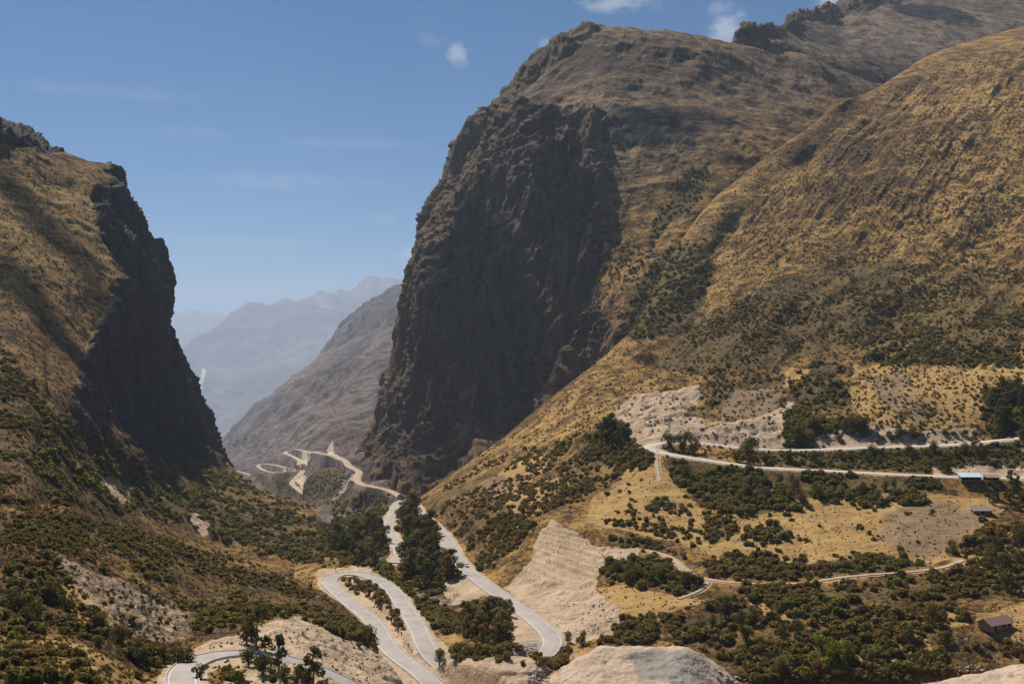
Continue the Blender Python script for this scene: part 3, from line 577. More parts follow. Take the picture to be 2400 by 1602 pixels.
# ------------------------------------------------------------------ materials
def mat(name):
    m = bpy.data.materials.new(name); m.use_nodes = True; t = m.node_tree; t.nodes.clear()
    o = t.nodes.new('ShaderNodeOutputMaterial'); b = t.nodes.new('ShaderNodeBsdfPrincipled')
    b.inputs['Roughness'].default_value = .9; b.inputs['Specular IOR Level'].default_value = .12
    t.links.new(b.outputs[0], o.inputs[0]); return m, t, b
class NB:
    def __init__(s, t): s.t = t
    def lk(s, v, i):
        if isinstance(v, (int, float)): i.default_value = v
        elif isinstance(v, tuple): i.default_value = v if len(v) == 4 or len(i.default_value) == 3 else (*v, 1)
        else: s.t.links.new(v, i)
    def noise(s, vec, scale, detail=6, rough=.6, dist=0):
        n = s.t.nodes.new('ShaderNodeTexNoise'); s.lk(vec, n.inputs['Vector']); n.inputs['Scale'].default_value = scale
        n.inputs['Detail'].default_value = detail; n.inputs['Roughness'].default_value = rough; n.inputs['Distortion'].default_value = dist
        return n.outputs[0]
    def vor(s, vec, scale, feat='F1', out=0):
        n = s.t.nodes.new('ShaderNodeTexVoronoi'); s.lk(vec, n.inputs['Vector']); n.inputs['Scale'].default_value = scale; n.feature = feat
        return n.outputs[out]
    def math(s, op, a, b=0.0, clamp=False):
        n = s.t.nodes.new('ShaderNodeMath'); n.operation = op; n.use_clamp = clamp; s.lk(a, n.inputs[0]); s.lk(b, n.inputs[1]); return n.outputs[0]
    def rng(s, v, a, b, c=0., d=1.):
        n = s.t.nodes.new('ShaderNodeMapRange'); n.interpolation_type = 'SMOOTHSTEP'; s.lk(v, n.inputs[0])
        for i, q in enumerate((a, b, c, d)): n.inputs[i + 1].default_value = q
        return n.outputs[0]
    def mix(s, f, a, b, mode='MIX'):
        n = s.t.nodes.new('ShaderNodeMix'); n.data_type = 'RGBA'; n.blend_type = mode
        s.lk(f, n.inputs[0]); s.lk(a, n.inputs[6]); s.lk(b, n.inputs[7]); return n.outputs[2]
    def ramp(s, v, stops):
        n = s.t.nodes.new('ShaderNodeValToRGB'); s.lk(v, n.inputs[0]); e = n.color_ramp.elements
        for i, (p, c) in enumerate(stops):
            q = e[i] if i < 2 else e.new(p)
            q.position = p; q.color = (*c, 1)
        return n.outputs[0]
    def scale(s, vec, sc, rot=(0, 0, 0)):
        n = s.t.nodes.new('ShaderNodeMapping'); s.lk(vec, n.inputs[0]); n.inputs['Scale'].default_value = sc; n.inputs['Rotation'].default_value = rot; return n.outputs[0]
    def attr(s, name):
        n = s.t.nodes.new('ShaderNodeAttribute'); n.attribute_name = name; return n
    def sep(s, v):
        n = s.t.nodes.new('ShaderNodeSeparateColor'); s.lk(v, n.inputs[0]); return n.outputs

GOLD = [(.070, .038, .014), (.160, .086, .025), (.30, .168, .046), (.49, .300, .092)]
def terrain_mat(name, grass, rockc, S=1.0, bare=(.60, .435, .285), bump=1.0, tuft=1.0):
    m, t, b = mat(name); N = NB(t)
    g = t.nodes.new('ShaderNodeNewGeometry'); P = g.outputs['Position']
    cA = N.attr('cover_a'); cB = N.attr('cover_b')
    a = N.sep(cA.outputs['Color']); bb = N.sep(cB.outputs['Color'])
    bare_, tan_, brown_, rock_ = a[0], a[1], a[2], cA.outputs['Alpha']
    green_, grey_, snow_ = bb[0], bb[1], bb[2]
    nl = N.mix(.5, N.noise(P, .012 / S, 5, .6), N.noise(P, .0045 / S, 3, .6)); nl = N.sep(nl)[0]; nm = N.noise(P, .07 / S, 6, .65); nf = N.noise(P, .42 / S, 5, .72); nx = N.noise(P, 1.3 / S, 3, .7)
    v1 = N.vor(P, .30 / S); led = N.noise(N.scale(P, (.12, .12, 1.25)), .30 / S, 5, .65, .3)
    nf = N.sep(N.mix(.30, nf, led))[0]
    mixn = N.math('ADD', N.math('MULTIPLY', nl, 1.5), N.math('ADD', N.math('MULTIPLY', nm, .8), N.math('MULTIPLY', nf, 1.3)))   # mean about 1.55
    gr = N.ramp(N.rng(mixn, 1.40, 2.16), [(0, grass[0]), (.35, grass[1]), (.62, grass[2]), (1, grass[3])])
    spk = N.rng(N.math('ADD', nf, N.math('MULTIPLY', nm, .6)), .84, .70)       # dark tussocks and stones
    gr = N.mix(N.math('MULTIPLY', spk, .75 * tuft), gr, (grass[0][0] * .42, grass[0][1] * .45, grass[0][2] * .5))
    lite = N.rng(nx, .58, .72); gr = N.mix(N.math('MULTIPLY', lite, .35), gr, (.45, .33, .19))
    gg = N.ramp(N.rng(mixn, 1.40, 2.16), [(0, GOLD[0]), (.35, GOLD[1]), (.62, GOLD[2]), (1, GOLD[3])])
    gg = N.mix(N.math('MULTIPLY', spk, .6 * tuft), gg, (.03, .018, .007)); gr = N.mix(cB.outputs['Alpha'], gr, gg)
    # rock
    RS = max(1.0, S / 2); pv = N.scale(P, (1, 1, .13)); r1 = N.noise(pv, .07 / RS, 8, .72, .4); r2 = N.noise(N.scale(P, (1, 1, .6)), .35 / RS, 6, .75)
    rk = N.ramp(N.math('ADD', N.math('MULTIPLY', r1, .6), N.math('MULTIPLY', r2, .4)), [(.3, rockc[0]), (.45, rockc[1]), (.56, rockc[2]), (.72, rockc[3])])
    # break the rock edge
    rf = N.rng(N.math('ADD', rock_, N.math('MULTIPLY', N.math('SUBTRACT', N.noise(P, .1 / S, 6, .7), .5), 1.1)), .32, .62)
    col = N.mix(rf, gr, rk)
    # undergrowth
    gn = N.ramp(N.math('ADD', N.math('MULTIPLY', nf, .6), N.math('MULTIPLY', nx, .4)), [(.36, (.030, .024, .009)), (.47, (.085, .062, .022)), (.55, (.17, .115, .045)), (.66, (.33, .22, .10))])
    gf = N.rng(N.math('ADD', green_, N.math('MULTIPLY', N.math('SUBTRACT', nf, .5), 1.3)), .30, .62)
    col = N.mix(gf, col, gn)
    # fields
    fl = N.noise(N.scale(P, (.25, 1.2, 1), (0, 0, .12)), .35 / S, 4, .6)
    tn = N.ramp(N.math('ADD', N.math('MULTIPLY', fl, .45), N.math('ADD', N.math('MULTIPLY', nm, .35), N.math('MULTIPLY', nl, .2))), [(.34, (.24, .135, .046)), (.5, (.44, .265, .095)), (.66, (.57, .375, .155))])
    tn = N.mix(N.math('MULTIPLY', N.rng(nf, .60, .70), .5), tn, (.15, .10, .035))
    tf = N.rng(N.math('ADD', tan_, N.math('MULTIPLY', N.math('SUBTRACT', nf, .5), .7)), .3, .6)
    col = N.mix(tf, col, tn)
    bn = N.ramp(fl, [(.3, (.22, .145, .085)), (.7, (.32, .22, .135))])
    col = N.mix(N.math('MULTIPLY', brown_, .9), col, bn)
    # bare earth
    bx = N.ramp(N.math('ADD', N.math('MULTIPLY', nm, .45), N.math('ADD', N.math('MULTIPLY', nf, .35), N.math('MULTIPLY', nx, .2))), [(.36, tuple(c * .42 for c in bare)), (.47, tuple(c * .82 for c in bare)), (.60, tuple(min(1, c * 1.15) for c in bare))])
    st = N.rng(v1, .20, .06); bx = N.mix(N.math('MULTIPLY', N.math('MULTIPLY', st, N.rng(nm, .45, .62)), .7), bx, (.12, .09, .06))
    bx = N.mix(N.math('MULTIPLY', N.rng(N.noise(N.scale(P, (1, 1, .4)), .16 / S, 7, .75, .6), .52, .62), .55), bx, tuple(c * q for c, q in zip(bare, (.5, .42, .34))))
    bf = N.rng(N.math('ADD', bare_, N.math('MULTIPLY', N.math('SUBTRACT', nf, .5), .8)), .3, .62)
    col = N.mix(bf, col, bx)
    col = N.mix(N.math('MULTIPLY', grey_, .9), col, N.ramp(N.math('ADD', N.math('MULTIPLY', nm, .5), N.math('MULTIPLY', nf, .5)), [(.35, (.24, .21, .17)), (.65, (.36, .32, .27))]))
    col = N.mix(snow_, col, (.85, .85, .88))
    t.links.new(col, b.inputs['Base Color'])
    bp = t.nodes.new('ShaderNodeBump'); bp.inputs['Strength'].default_value = bump; bp.inputs['Distance'].default_value = 1.6 * S
    hgt = N.math('ADD', N.math('MULTIPLY', nf, 1.0), N.math('ADD', N.math('MULTIPLY', nx, .35), N.math('MULTIPLY', N.math('MULTIPLY', r1, rf), 2.0)))
    t.links.new(hgt, bp.inputs['Height']); t.links.new(bp.outputs[0], b.inputs['Normal'])
    return m
OCHRE = [(.055, .029, .010), (.135, .070, .021), (.25, .136, .038), (.40, .245, .078)]
UMBER = [(.055, .035, .020), (.135, .083, .044), (.22, .138, .070), (.34, .225, .115)]
GREYB = [(.055, .038, .025), (.135, .090, .055), (.22, .148, .088), (.33, .235, .145)]
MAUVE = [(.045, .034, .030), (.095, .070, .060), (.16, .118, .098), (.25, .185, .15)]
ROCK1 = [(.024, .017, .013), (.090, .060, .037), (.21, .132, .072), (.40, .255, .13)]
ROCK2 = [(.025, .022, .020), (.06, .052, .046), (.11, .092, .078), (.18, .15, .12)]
TM = dict(valley=terrain_mat('golden_grass', GOLD, ROCK1), cliff_mountain=terrain_mat('umber_mountain', UMBER, ROCK1, 1.35),
          rocky_ridge=terrain_mat('grey_ridge', GREYB, ROCK1, 1.6), left_mountain=terrain_mat('ochre_mountain', OCHRE, ROCK2, 1.4),
          near_spur=terrain_mat('ochre_spur', OCHRE, ROCK1, .8, bump=.9), near_mound=terrain_mat('pale_gravel', GOLD, ROCK1, .8, bare=(.60, .445, .315), bump=.7),
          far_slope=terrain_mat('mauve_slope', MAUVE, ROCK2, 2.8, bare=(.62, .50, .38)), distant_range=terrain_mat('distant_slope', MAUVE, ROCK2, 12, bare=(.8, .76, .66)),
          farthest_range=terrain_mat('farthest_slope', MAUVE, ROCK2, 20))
HILLNAME = dict(valley='hillside', cliff_mountain='cliff_mountain', rocky_ridge='rocky_ridge', left_mountain='cliff_hill', near_spur='grassy_spur', near_mound='gravel_mound',
                far_slope='valley_slope', distant_range='distant_mountains', farthest_range='distant_hills')

def mesh_np(name, V, F, smooth_=True):
    """V (n,3), F (m,k) index array"""
    me = bpy.data.meshes.new(name); V = np.ascontiguousarray(V, np.float32); F = np.ascontiguousarray(F, np.int32); k = F.shape[1]
    me.vertices.add(len(V)); me.vertices.foreach_set('co', V.ravel())
    me.loops.add(F.size); me.loops.foreach_set('vertex_index', F.ravel())
    me.polygons.add(len(F)); me.polygons.foreach_set('loop_start', np.arange(0, F.size, k, dtype=np.int32))
    me.polygons.foreach_set('use_smooth', np.full(len(F), smooth_))
    me.update(calc_edges=True); return me
def link(name, me, mt=None, parent=None, loc=None, **props):
    o = bpy.data.objects.new(name, me); C.objects.link(o)
    if mt is not None and me is not None and not me.materials: me.materials.append(mt)
    if parent: o.parent = parent
    if loc is not None: o.location = loc
    for k, v in props.items(): o[k] = v
    return o
for k, p in PATCH.items():
    nv, nu = p['Q'].shape[:2]; V = p['Q'].reshape(-1, 3)
    i = (np.arange(nv - 1)[:, None] * nu + np.arange(nu - 1)).ravel()
    F = np.stack([i, i + 1, i + nu + 1, i + nu], -1)
    # face up / towards the viewer
    a, b_, c_ = V[F[:, 0]], V[F[:, 1]], V[F[:, 2]]
    if np.cross(b_ - a, c_ - a)[:, 2].mean() < 0: F = F[:, ::-1]
    me = mesh_np(k, V, F)
    A = me.attributes.new('cover_a', 'FLOAT_COLOR', 'POINT'); A.data.foreach_set('color', np.stack([p['bare'], p['tan'], p['brown'], p['rock']], -1).astype(np.float32).ravel())
    A = me.attributes.new('cover_b', 'FLOAT_COLOR', 'POINT'); A.data.foreach_set('color', np.stack([p['green'], p['grey'], p['snow'], p['gold']], -1).astype(np.float32).ravel())
    link(HILLNAME[k], me, TM[k], kind='structure')

# ------------------------------------------------------------------ road ribbons
def simple(name, c1, c2, sc=1.0, rough=.9, bump=0, metal=0):
    m, t, b = mat(name); N = NB(t); g = t.nodes.new('ShaderNodeTexCoord'); P = g.outputs['Object']
    n = N.noise(P, sc, 5, .65); col = N.ramp(n, [(.32, c1), (.68, c2)]); t.links.new(col, b.inputs['Base Color'])
    b.inputs['Roughness'].default_value = rough; b.inputs['Metallic'].default_value = metal
    if bump:
        bp = t.nodes.new('ShaderNodeBump'); bp.inputs['Strength'].default_value = bump; bp.inputs['Distance'].default_value = .3
        t.links.new(n, bp.inputs['Height']); t.links.new(bp.outputs[0], b.inputs['Normal'])
    return m
M_ASPH = simple('sun_bleached_road', (.34, .295, .26), (.47, .41, .36), .12)
M_PALE = simple('pale_dusty_road', (.46, .40, .33), (.60, .54, .46), .3)
M_DIRT = simple('dirt_track', (.36, .26, .17), (.54, .41, .28), .4)
M_LINE = simple('edge_paint', (.62, .60, .56), (.80, .78, .74), .3)
M_KERB = simple('concrete_edge', (.45, .42, .38), (.62, .59, .54), .5)
def ribbon(Q, offs, zs):
    """cross-section offsets / heights swept along Q; returns verts, faces"""
    T = np.gradient(Q, axis=0)[:, :2]; T /= np.linalg.norm(T, axis=1, keepdims=True) + 1e-9
    S = np.stack([T[:, 1], -T[:, 0]], -1); n, m = len(Q), len(offs)
    V = np.zeros((n, m, 3))
    for j, (o, z) in enumerate(zip(offs, zs)):
        V[:, j, :2] = Q[:, :2] + S * o; V[:, j, 2] = Q[:, 2] + z
    i = (np.arange(n - 1)[:, None] * m + np.arange(m - 1)).ravel()
    return V.reshape(-1, 3), np.stack([i, i + m, i + m + 1, i + 1], -1)
def resample(Q, step):
    L = np.concatenate([[0], np.cumsum(np.linalg.norm(np.diff(Q, axis=0), axis=1))]); t = np.interp(np.linspace(0, L[-1], max(4, int(L[-1] / step))), L, np.arange(len(Q)))
    return catmull(Q, t)
RN = dict(trail='dirt_path', trail_b='dirt_path', trail_c='dirt_path')
for k, rd in ROADS.items():
    Q = resample(rd['P'], 2.5); w = rd['w'] / 2; dirt = k.startswith('trail')
    ex = .25 if dirt else .9
    V, F = ribbon(Q, [-w - ex, -w - .15, -w, -w*.33, w*.33, w, w + .15, w + ex], [-1.2, -.08, 0, .05, .05, 0, -.08, -1.2])
    o = link(RN.get(k, 'road'), mesh_np('road', V, F), M_DIRT if dirt or k.startswith('far') or k == 'gorge_out' else M_PALE if k.startswith('upper') else M_ASPH, kind='structure')
    if k in ('main', 'near', 'gorge'):
        for sd in (-1, 1):
            a = sd * (w - .38); V, F = ribbon(Q, [a - .08, a + .08], [.035, .035]); link('edge_line', mesh_np('edge_line', V, F), M_LINE, o)
            a = sd * (w + .28); V, F = ribbon(Q, [a - .11, a - .10, a + .10, a + .11], [-.3, .16, .16, -.6]); link('kerb', mesh_np('kerb', V, F, False), M_KERB, o)

# ------------------------------------------------------------------ vegetation
LK = build_lookup('Q')
rng = np.random.default_rng(11)
ALLQ = [PATCH[k]['Q'].reshape(-1, 3) for k in KEYS]; ALLN = [PATCH[k]['N'].reshape(-1, 3) for k in KEYS]; ALLNEAR = [PATCH[k]['near'] for k in KEYS]
ALLBARE = [PATCH[k]['bare'] for k in KEYS]
def ground_at(px, py, tol=1.06):
    cx, cy = int(px / CELL) + 20, int(py / CELL) + 20
    if not (0 <= cx < BW and 0 <= cy < BH): return None
    c = cy * BW + cx; pid = LK['pid'][c]
    if pid < 0 or LK['d'][c] > LK['min'][c] * tol: return None
    ix = LK['ix'][c]; return ALLQ[pid][ix], ALLN[pid][ix], KEYS[pid], ALLNEAR[pid][ix], ALLBARE[pid][ix]

def foliage_mat(name, dark, mid, light, warm):
    m, t, b = mat(name); N = NB(t)
    g = t.nodes.new('ShaderNodeNewGeometry'); oi = t.nodes.new('ShaderNodeObjectInfo')
    big = N.noise(g.outputs['Position'], .09, 3, .6)
    v = N.math('ADD', N.math('MULTIPLY', g.outputs['Random Per Island'], .55), N.math('MULTIPLY', N.noise(g.outputs['Position'], .45, 2, .5), .5))
    col = N.ramp(v, [(.1, dark), (.45, mid), (.85, light)])
    w = N.rng(N.math('ADD', big, N.math('MULTIPLY', oi.outputs['Random'], .12)), .50, .66)
    col = N.mix(N.math('MULTIPLY', w, .75), col, warm); t.links.new(col, b.inputs['Base Color'])
    b.inputs['Roughness'].default_value = .75
    tr = t.nodes.new('ShaderNodeBsdfTranslucent'); ms = t.nodes.new('ShaderNodeMixShader'); ms.inputs[0].default_value = .42
    t.links.new(N.mix(1.0, col, (1.25, 1.35, .7), 'MULTIPLY'), tr.inputs[0]); t.links.new(b.outputs[0], ms.inputs[1]); t.links.new(tr.outputs[0], ms.inputs[2])
    t.links.new(ms.outputs[0], [n for n in t.nodes if n.type == 'OUTPUT_MATERIAL'][0].inputs[0])
    return m
M_GREEN = foliage_mat('green_foliage', (.030, .032, .009), (.130, .120, .028), (.31, .262, .066), (.20, .130, .040))
M_MIXED = foliage_mat('dry_foliage', (.045, .034, .012), (.155, .118, .038), (.33, .24, .08), (.24, .120, .042))
M_LIME = foliage_mat('lime_foliage', (.045, .050, .006), (.13, .14, .014), (.28, .27, .03), (.20, .16, .025))
M_TREE = foliage_mat('tree_foliage', (.022, .024, .008), (.075, .076, .020), (.18, .160, .045), (.13, .088, .028))
M_BARK = simple('bark', (.10, .07, .045), (.24, .18, .12), 1.5, bump=.5)

def leafcloud(r, n, lobes, s, flat=1.0, seed=0):
    """many leaf-clump faces spread through a lumpy crown; returns V,F(quads)"""
    g = np.random.default_rng(seed); V = []; L = np.array(lobes)     # lobes: x,y,z,rad
    w = L[:, 3] ** 2; pick = g.choice(len(L), n, p=w / w.sum())
    d = g.normal(size=(n, 3)); d /= np.linalg.norm(d, axis=1, keepdims=True)
    rr = g.uniform(.45, 1.05, n) ** .6
    c = L[pick, :3] + d * (L[pick, 3] * rr)[:, None] * [1, 1, flat]
    c[:, 2] = np.maximum(c[:, 2], .05 * r)
    nrm = d + g.normal(size=(n, 3)) * .55; nrm /= np.linalg.norm(nrm, axis=1, keepdims=True)
    t = np.cross(nrm, g.normal(size=(n, 3))); t /= np.linalg.norm(t, axis=1, keepdims=True); q = np.cross(nrm, t)
    sz = s * g.uniform(.6, 1.4, n)[:, None]; bend = nrm * sz * .35
    V = np.stack([c - t * sz, c + q * sz * g.uniform(.5, 1, (n, 1)) + bend, c + t * sz, c - q * sz * g.uniform(.5, 1, (n, 1)) + bend], 1).reshape(-1, 3)
    return V, np.arange(4 * n).reshape(-1, 4)
def shrub_mesh(seed, n=150, sz=.13):
    g = np.random.default_rng(seed); lob = []
    for _ in range(g.integers(3, 6)):
        a = g.uniform(0, 6.28); q = g.uniform(.05, .30); rad = g.uniform(.2, .34)
        lob.append((math.cos(a) * q, math.sin(a) * q, rad * .75 + g.uniform(0, .22), rad))
    return leafcloud(1, n, lob, sz, .95, seed)
TS = [shrub_mesh(100 + i) for i in range(8)]                   # unit-wide shrubs
TS_FAR = [shrub_mesh(200 + i, 46, .21) for i in range(6)]
sm_green = [mesh_np('shrub', *t) for t in TS]; sm_mixed = [mesh_np('shrub', *t) for t in TS]; sm_lime = [mesh_np('shrub', *t) for t in TS]
for a, mm in ((sm_green, M_GREEN), (sm_mixed, M_MIXED), (sm_lime, M_LIME)):
    for me in a: me.materials.append(mm)

cands = []   # (pixel size, region index, P, size, mood, x, y)
Qcat = ALLQ; OFFS = np.cumsum([0] + [len(q) for q in ALLQ]); QC = np.concatenate(ALLQ); NRC = np.concatenate(ALLNEAR); BRC = np.concatenate(ALLBARE)
def ground_many(x, y, tol=1.06):
    c = np.clip((y / CELL).astype(int) + 20, 0, BH - 1) * BW + np.clip((x / CELL).astype(int) + 20, 0, BW - 1)
    pid = LK['pid'][c]; ok = (pid >= 0) & (LK['d'][c] <= LK['min'][c] * tol)
    gi = OFFS[np.maximum(pid, 0)] + LK['ix'][c]; return ok, gi, pid
NUS = np.concatenate([np.full(len(q), PATCH[k]['Q'].shape[1]) for k, q in zip(KEYS, ALLQ)])
ENDS = np.concatenate([np.full(len(q), OFFS[i + 1]) for i, q in enumerate(ALLQ)])
def jittered(gi):
    """a random spot within a step or two of the given grid points, on the sheet itself"""
    n = NUS[gi]; e = ENDS[gi]; a = np.minimum(gi + rng.integers(-1, 2, len(gi)), e - 1); dv = rng.integers(-1, 2, len(gi))
    a = np.where((a + dv * n < e) & (a + dv * n >= 0), a + dv * n, a); b = np.where(a + 1 < e, a + 1, a); c = np.where(a + n < e, a + n, a)
    u, v = rng.random((2, len(gi), 1)) * .5
    P = QC[a] + u * (QC[b] - QC[a]) + v * (QC[c] - QC[a]); far = np.linalg.norm(P - QC[gi], axis=1) > 9 + QC[gi, 1] * .012
    return np.where(far[:, None], QC[gi], P)
for ri, (nm, poly, cnt, sz, mood, ph) in enumerate(SHRUB):
    a = np.array(poly, float); lo, hi = a.min(0), a.max(0); n = cnt * 16
    x = rng.uniform(lo[0], hi[0], n); y = rng.uniform(lo[1], hi[1], n)
    ok = poly_sd(x, y, poly) > rng.normal(size=n) * 4 - 1
    g, gi, pid = ground_many(x, y); ok &= g & (NRC[gi] > (6 if nm in ('road_thicket', 'between_arms') else 2.2))
    ok &= ~((np.abs(x - 2300) < 62) & (np.abs(y - 1122) < 26)) & ~((np.abs(x - 2330) < 52) & (np.abs(y - 1466) < 40))
    if nm not in ('scree', 'cut_row', 'loop_strip'): ok &= (BRC[gi] < .5) | (rng.random(n) < .06)
    x, y, gi = x[ok], y[ok], gi[ok]; P = jittered(gi)
    if nm in ('left_slope', 'spur_slope', 'spur_flank', 'lower_wood', 'hill_band', 'hill_top', 'left_bottom', 'left_upper', 'road_thicket', 'trail_below'):
        f = vnoise(P / np.where(P[:, 1] < 700, 16, 30)[:, None], 77) + .5 * vnoise(P / 7., 78)
        ok = f + rng.normal(size=len(f)) * .12 > (-.05 if 'hill' in nm or nm in ('left_bottom', 'left_upper') else -.12 if nm in ('left_slope', 'spur_flank', 'spur_slope') else -.22)
        x, y, P = x[ok], y[ok], P[ok]
    if nm in ('between_arms', 'above_upper_arm', 'road_thicket'): pass
    m = min(cnt, len(x)); s_ = rng.uniform(*sz, m) * np.where(rng.random(m) < .85, 1, 1.25)
    for i in range(m): cands.append((s_[i] / P[i, 1] * FPX, ri, P[i], s_[i], mood, x[i], y[i]))
cands.sort(key=lambda c: -c[0])
spaced, rest = cands[:300], cands[300:]
ORD = ['leftmost', 'second', 'third', 'fourth', 'fifth', 'sixth', 'seventh', 'eighth', 'ninth', 'tenth', 'eleventh', 'twelfth', 'thirteenth', 'fourteenth', 'fifteenth', 'sixteenth', 'seventeenth', 'eighteenth', 'nineteenth', 'twentieth']
def place_word(x, y, poly):
    a = np.array(poly, float); lo, hi = np.maximum(a.min(0), 0), np.minimum(a.max(0), [2400, 1602])
    u = (x - lo[0]) / (hi[0] - lo[0]); v = (y - lo[1]) / (hi[1] - lo[1])
    h = ['far left', 'left', 'middle', 'right', 'far right'][min(4, int(u * 5))]; w = ['top', 'upper', 'lower', 'bottom'][min(3, int(v * 4))]
    return f'{w} {h}'
def order_labels(items):
    """items: (object, noun, place, x) -> one label each, counted from the left"""
    from collections import defaultdict
    D = defaultdict(list)
    for it in items: D[it[1], it[2]].append(it)
    for (noun, place), L in D.items():
        L.sort(key=lambda q: q[3])
        for i, (o, _, _, _) in enumerate(L):
            if len(L) == 1: o['label'] = f'{noun}, {place}'
            elif i == 0: o['label'] = f'leftmost {noun}, {place}'
            elif i == len(L) - 1: o['label'] = f'rightmost {noun}, {place}'
            elif i < len(ORD): o['label'] = f'{ORD[i]} {noun} from left, {place}'
            else: o['label'] = f'{ORD[min(len(L) - 1 - i, 19)] if len(L) - 1 - i < 20 else ORD[19]} {noun} from right, {place}'
SHORT = {'left_bottom': 'near left corner', 'lower_wood': 'valley floor scrub', 'spur_slope': 'brown spur', 'spur_base': 'foot of brown spur', 'left_slope': 'left mountain slope',
         'river_wood': 'grove beside main road', 'river_trees': 'tall grove by main road', 'right_thicket': 'thicket right of tan field', 'mound_back': 'scrub behind gravel mound', 'near_verge': 'verge of near road',
         'loop_strip': 'strip inside looping road', 'trail_below': 'thicket below dirt trail', 'terrace_right': 'thicket right of terraces', 'river_bank': 'river bank by looping road'}
lab_items = []
for i, (pxs, ri, P, s, mood, x, y) in enumerate(spaced):
    nm, poly, _, _, _, ph = SHRUB[ri]
    lime = nm == 'lower_wood' and (x - 1950) ** 2 / 90 ** 2 + (y - 1535) ** 2 / 55 ** 2 < 1
    pool = sm_lime if lime else sm_green if mood == 'green' or rng.random() < .55 else sm_mixed
    tw = 'yellow green' if lime else 'dark green' if pool is sm_green else 'rusty brown'
    size = 'small' if pxs < 20 else 'big' if pxs > 30 else 'medium'
    o = link('shrub', pool[int(rng.integers(8))], None, loc=P - [0, 0, .06 * s], category='shrub', group=f'{tw} shrubs {ph}')
    lab_items.append((o, f'{size} {tw} shrub', f'{place_word(x, y, poly)} of {SHORT.get(nm, nm.replace("_", " "))}', x))
    o.rotation_euler = (0, 0, rng.uniform(0, 6.28)); o.scale = (s * rng.uniform(.85, 1.15), s * rng.uniform(.85, 1.15), s * rng.uniform(.8, 1.1))
order_labels(lab_items)
def merged(name, items, mt, kind_label):
    VS, FS, off = [], [], 0
    for (pxs, ri, P, s, mood, x, y) in items:
        V, F = (TS if pxs > 11 else TS_FAR)[int(rng.integers(6))]
        a = rng.uniform(0, 6.28); ca, sa = math.cos(a), math.sin(a)
        M = np.array([[ca, sa, 0], [-sa, ca, 0], [0, 0, 1]]) * s
        VS.append(V @ M * [1, 1, rng.uniform(.7, 1.1)] + P - [0, 0, .08 * s]); FS.append(F + off); off += len(V)
    if VS: link(name, mesh_np(name, np.concatenate(VS), np.concatenate(FS)), mt, kind='stuff', label=kind_label, category='scrub')
merged('scrub', [c for c in rest if c[4] == 'green'], M_GREEN, 'mass of dark green scrub covering the lower slopes and road banks')
merged('dry_scrub', [c for c in rest if c[4] == 'mixed'], M_MIXED, 'mass of brownish dry scrub spread over the slopes')

# tussocks: tiny clumps of bunch grass on the open slopes
def tussocks():
    T = []; FS = []; off = 0
    base = []
    for s in range(5):
        g = np.random.default_rng(s); n = 6; V = []; F = []
        for i in range(n):
            a = g.uniform(0, 6.28); o = g.normal(size=2) * .12; r = g.uniform(.25, .45); h = g.uniform(.35, .8)
            k = len(V); V += [(o[0] + math.cos(a) * r, o[1] + math.sin(a) * r, -.1), (o[0] - math.cos(a) * r, o[1] - math.sin(a) * r, -.1), (o[0] + g.normal() * .15, o[1] + g.normal() * .15, h)]
            F.append((k, k + 1, k + 2))
        base.append((np.array(V), np.array(F)))
    areas = [((1100,150,2400,1080), 15000, 2.0), ((0,1180,900,1600), 6000, .9), ((0,400,700,1300), 6000, 1.5), ((1350,1080,2400,1600), 4000, .9)]
    for (x0, y0, x1, y1), n, sz in areas:
        x = rng.uniform(x0, x1, n); y = rng.uniform(y0, y1, n); g, gi, pid = ground_many(x, y)
        okp = np.isin(pid, [KEYS.index(q) for q in ('valley', 'left_mountain', 'near_spur')])
        gi = gi[g & okp & (NRC[gi] > 1.5) & ((BRC[gi] < .4) | (rng.random(n) < .2))]
        for P in jittered(gi):
            s = sz * rng.uniform(.5, 1.3); V, F = base[int(rng.integers(5))]; a = rng.uniform(0, 6.28); ca, sa = math.cos(a), math.sin(a)
            T.append(V @ (np.array([[ca, sa, 0], [-sa, ca, 0], [0, 0, .9]]) * s) + P); FS.append(F + off); off += len(V)
    mt = foliage_mat('tussock_blades', (.035, .026, .010), (.10, .068, .026), (.26, .18, .07), (.15, .09, .03))
    link('bunch_grass', mesh_np('bunch_grass', np.concatenate(T), np.concatenate(FS)), mt, kind='stuff', label='tussocks of dry bunch grass on the open slopes', category='grass')
tussocks()

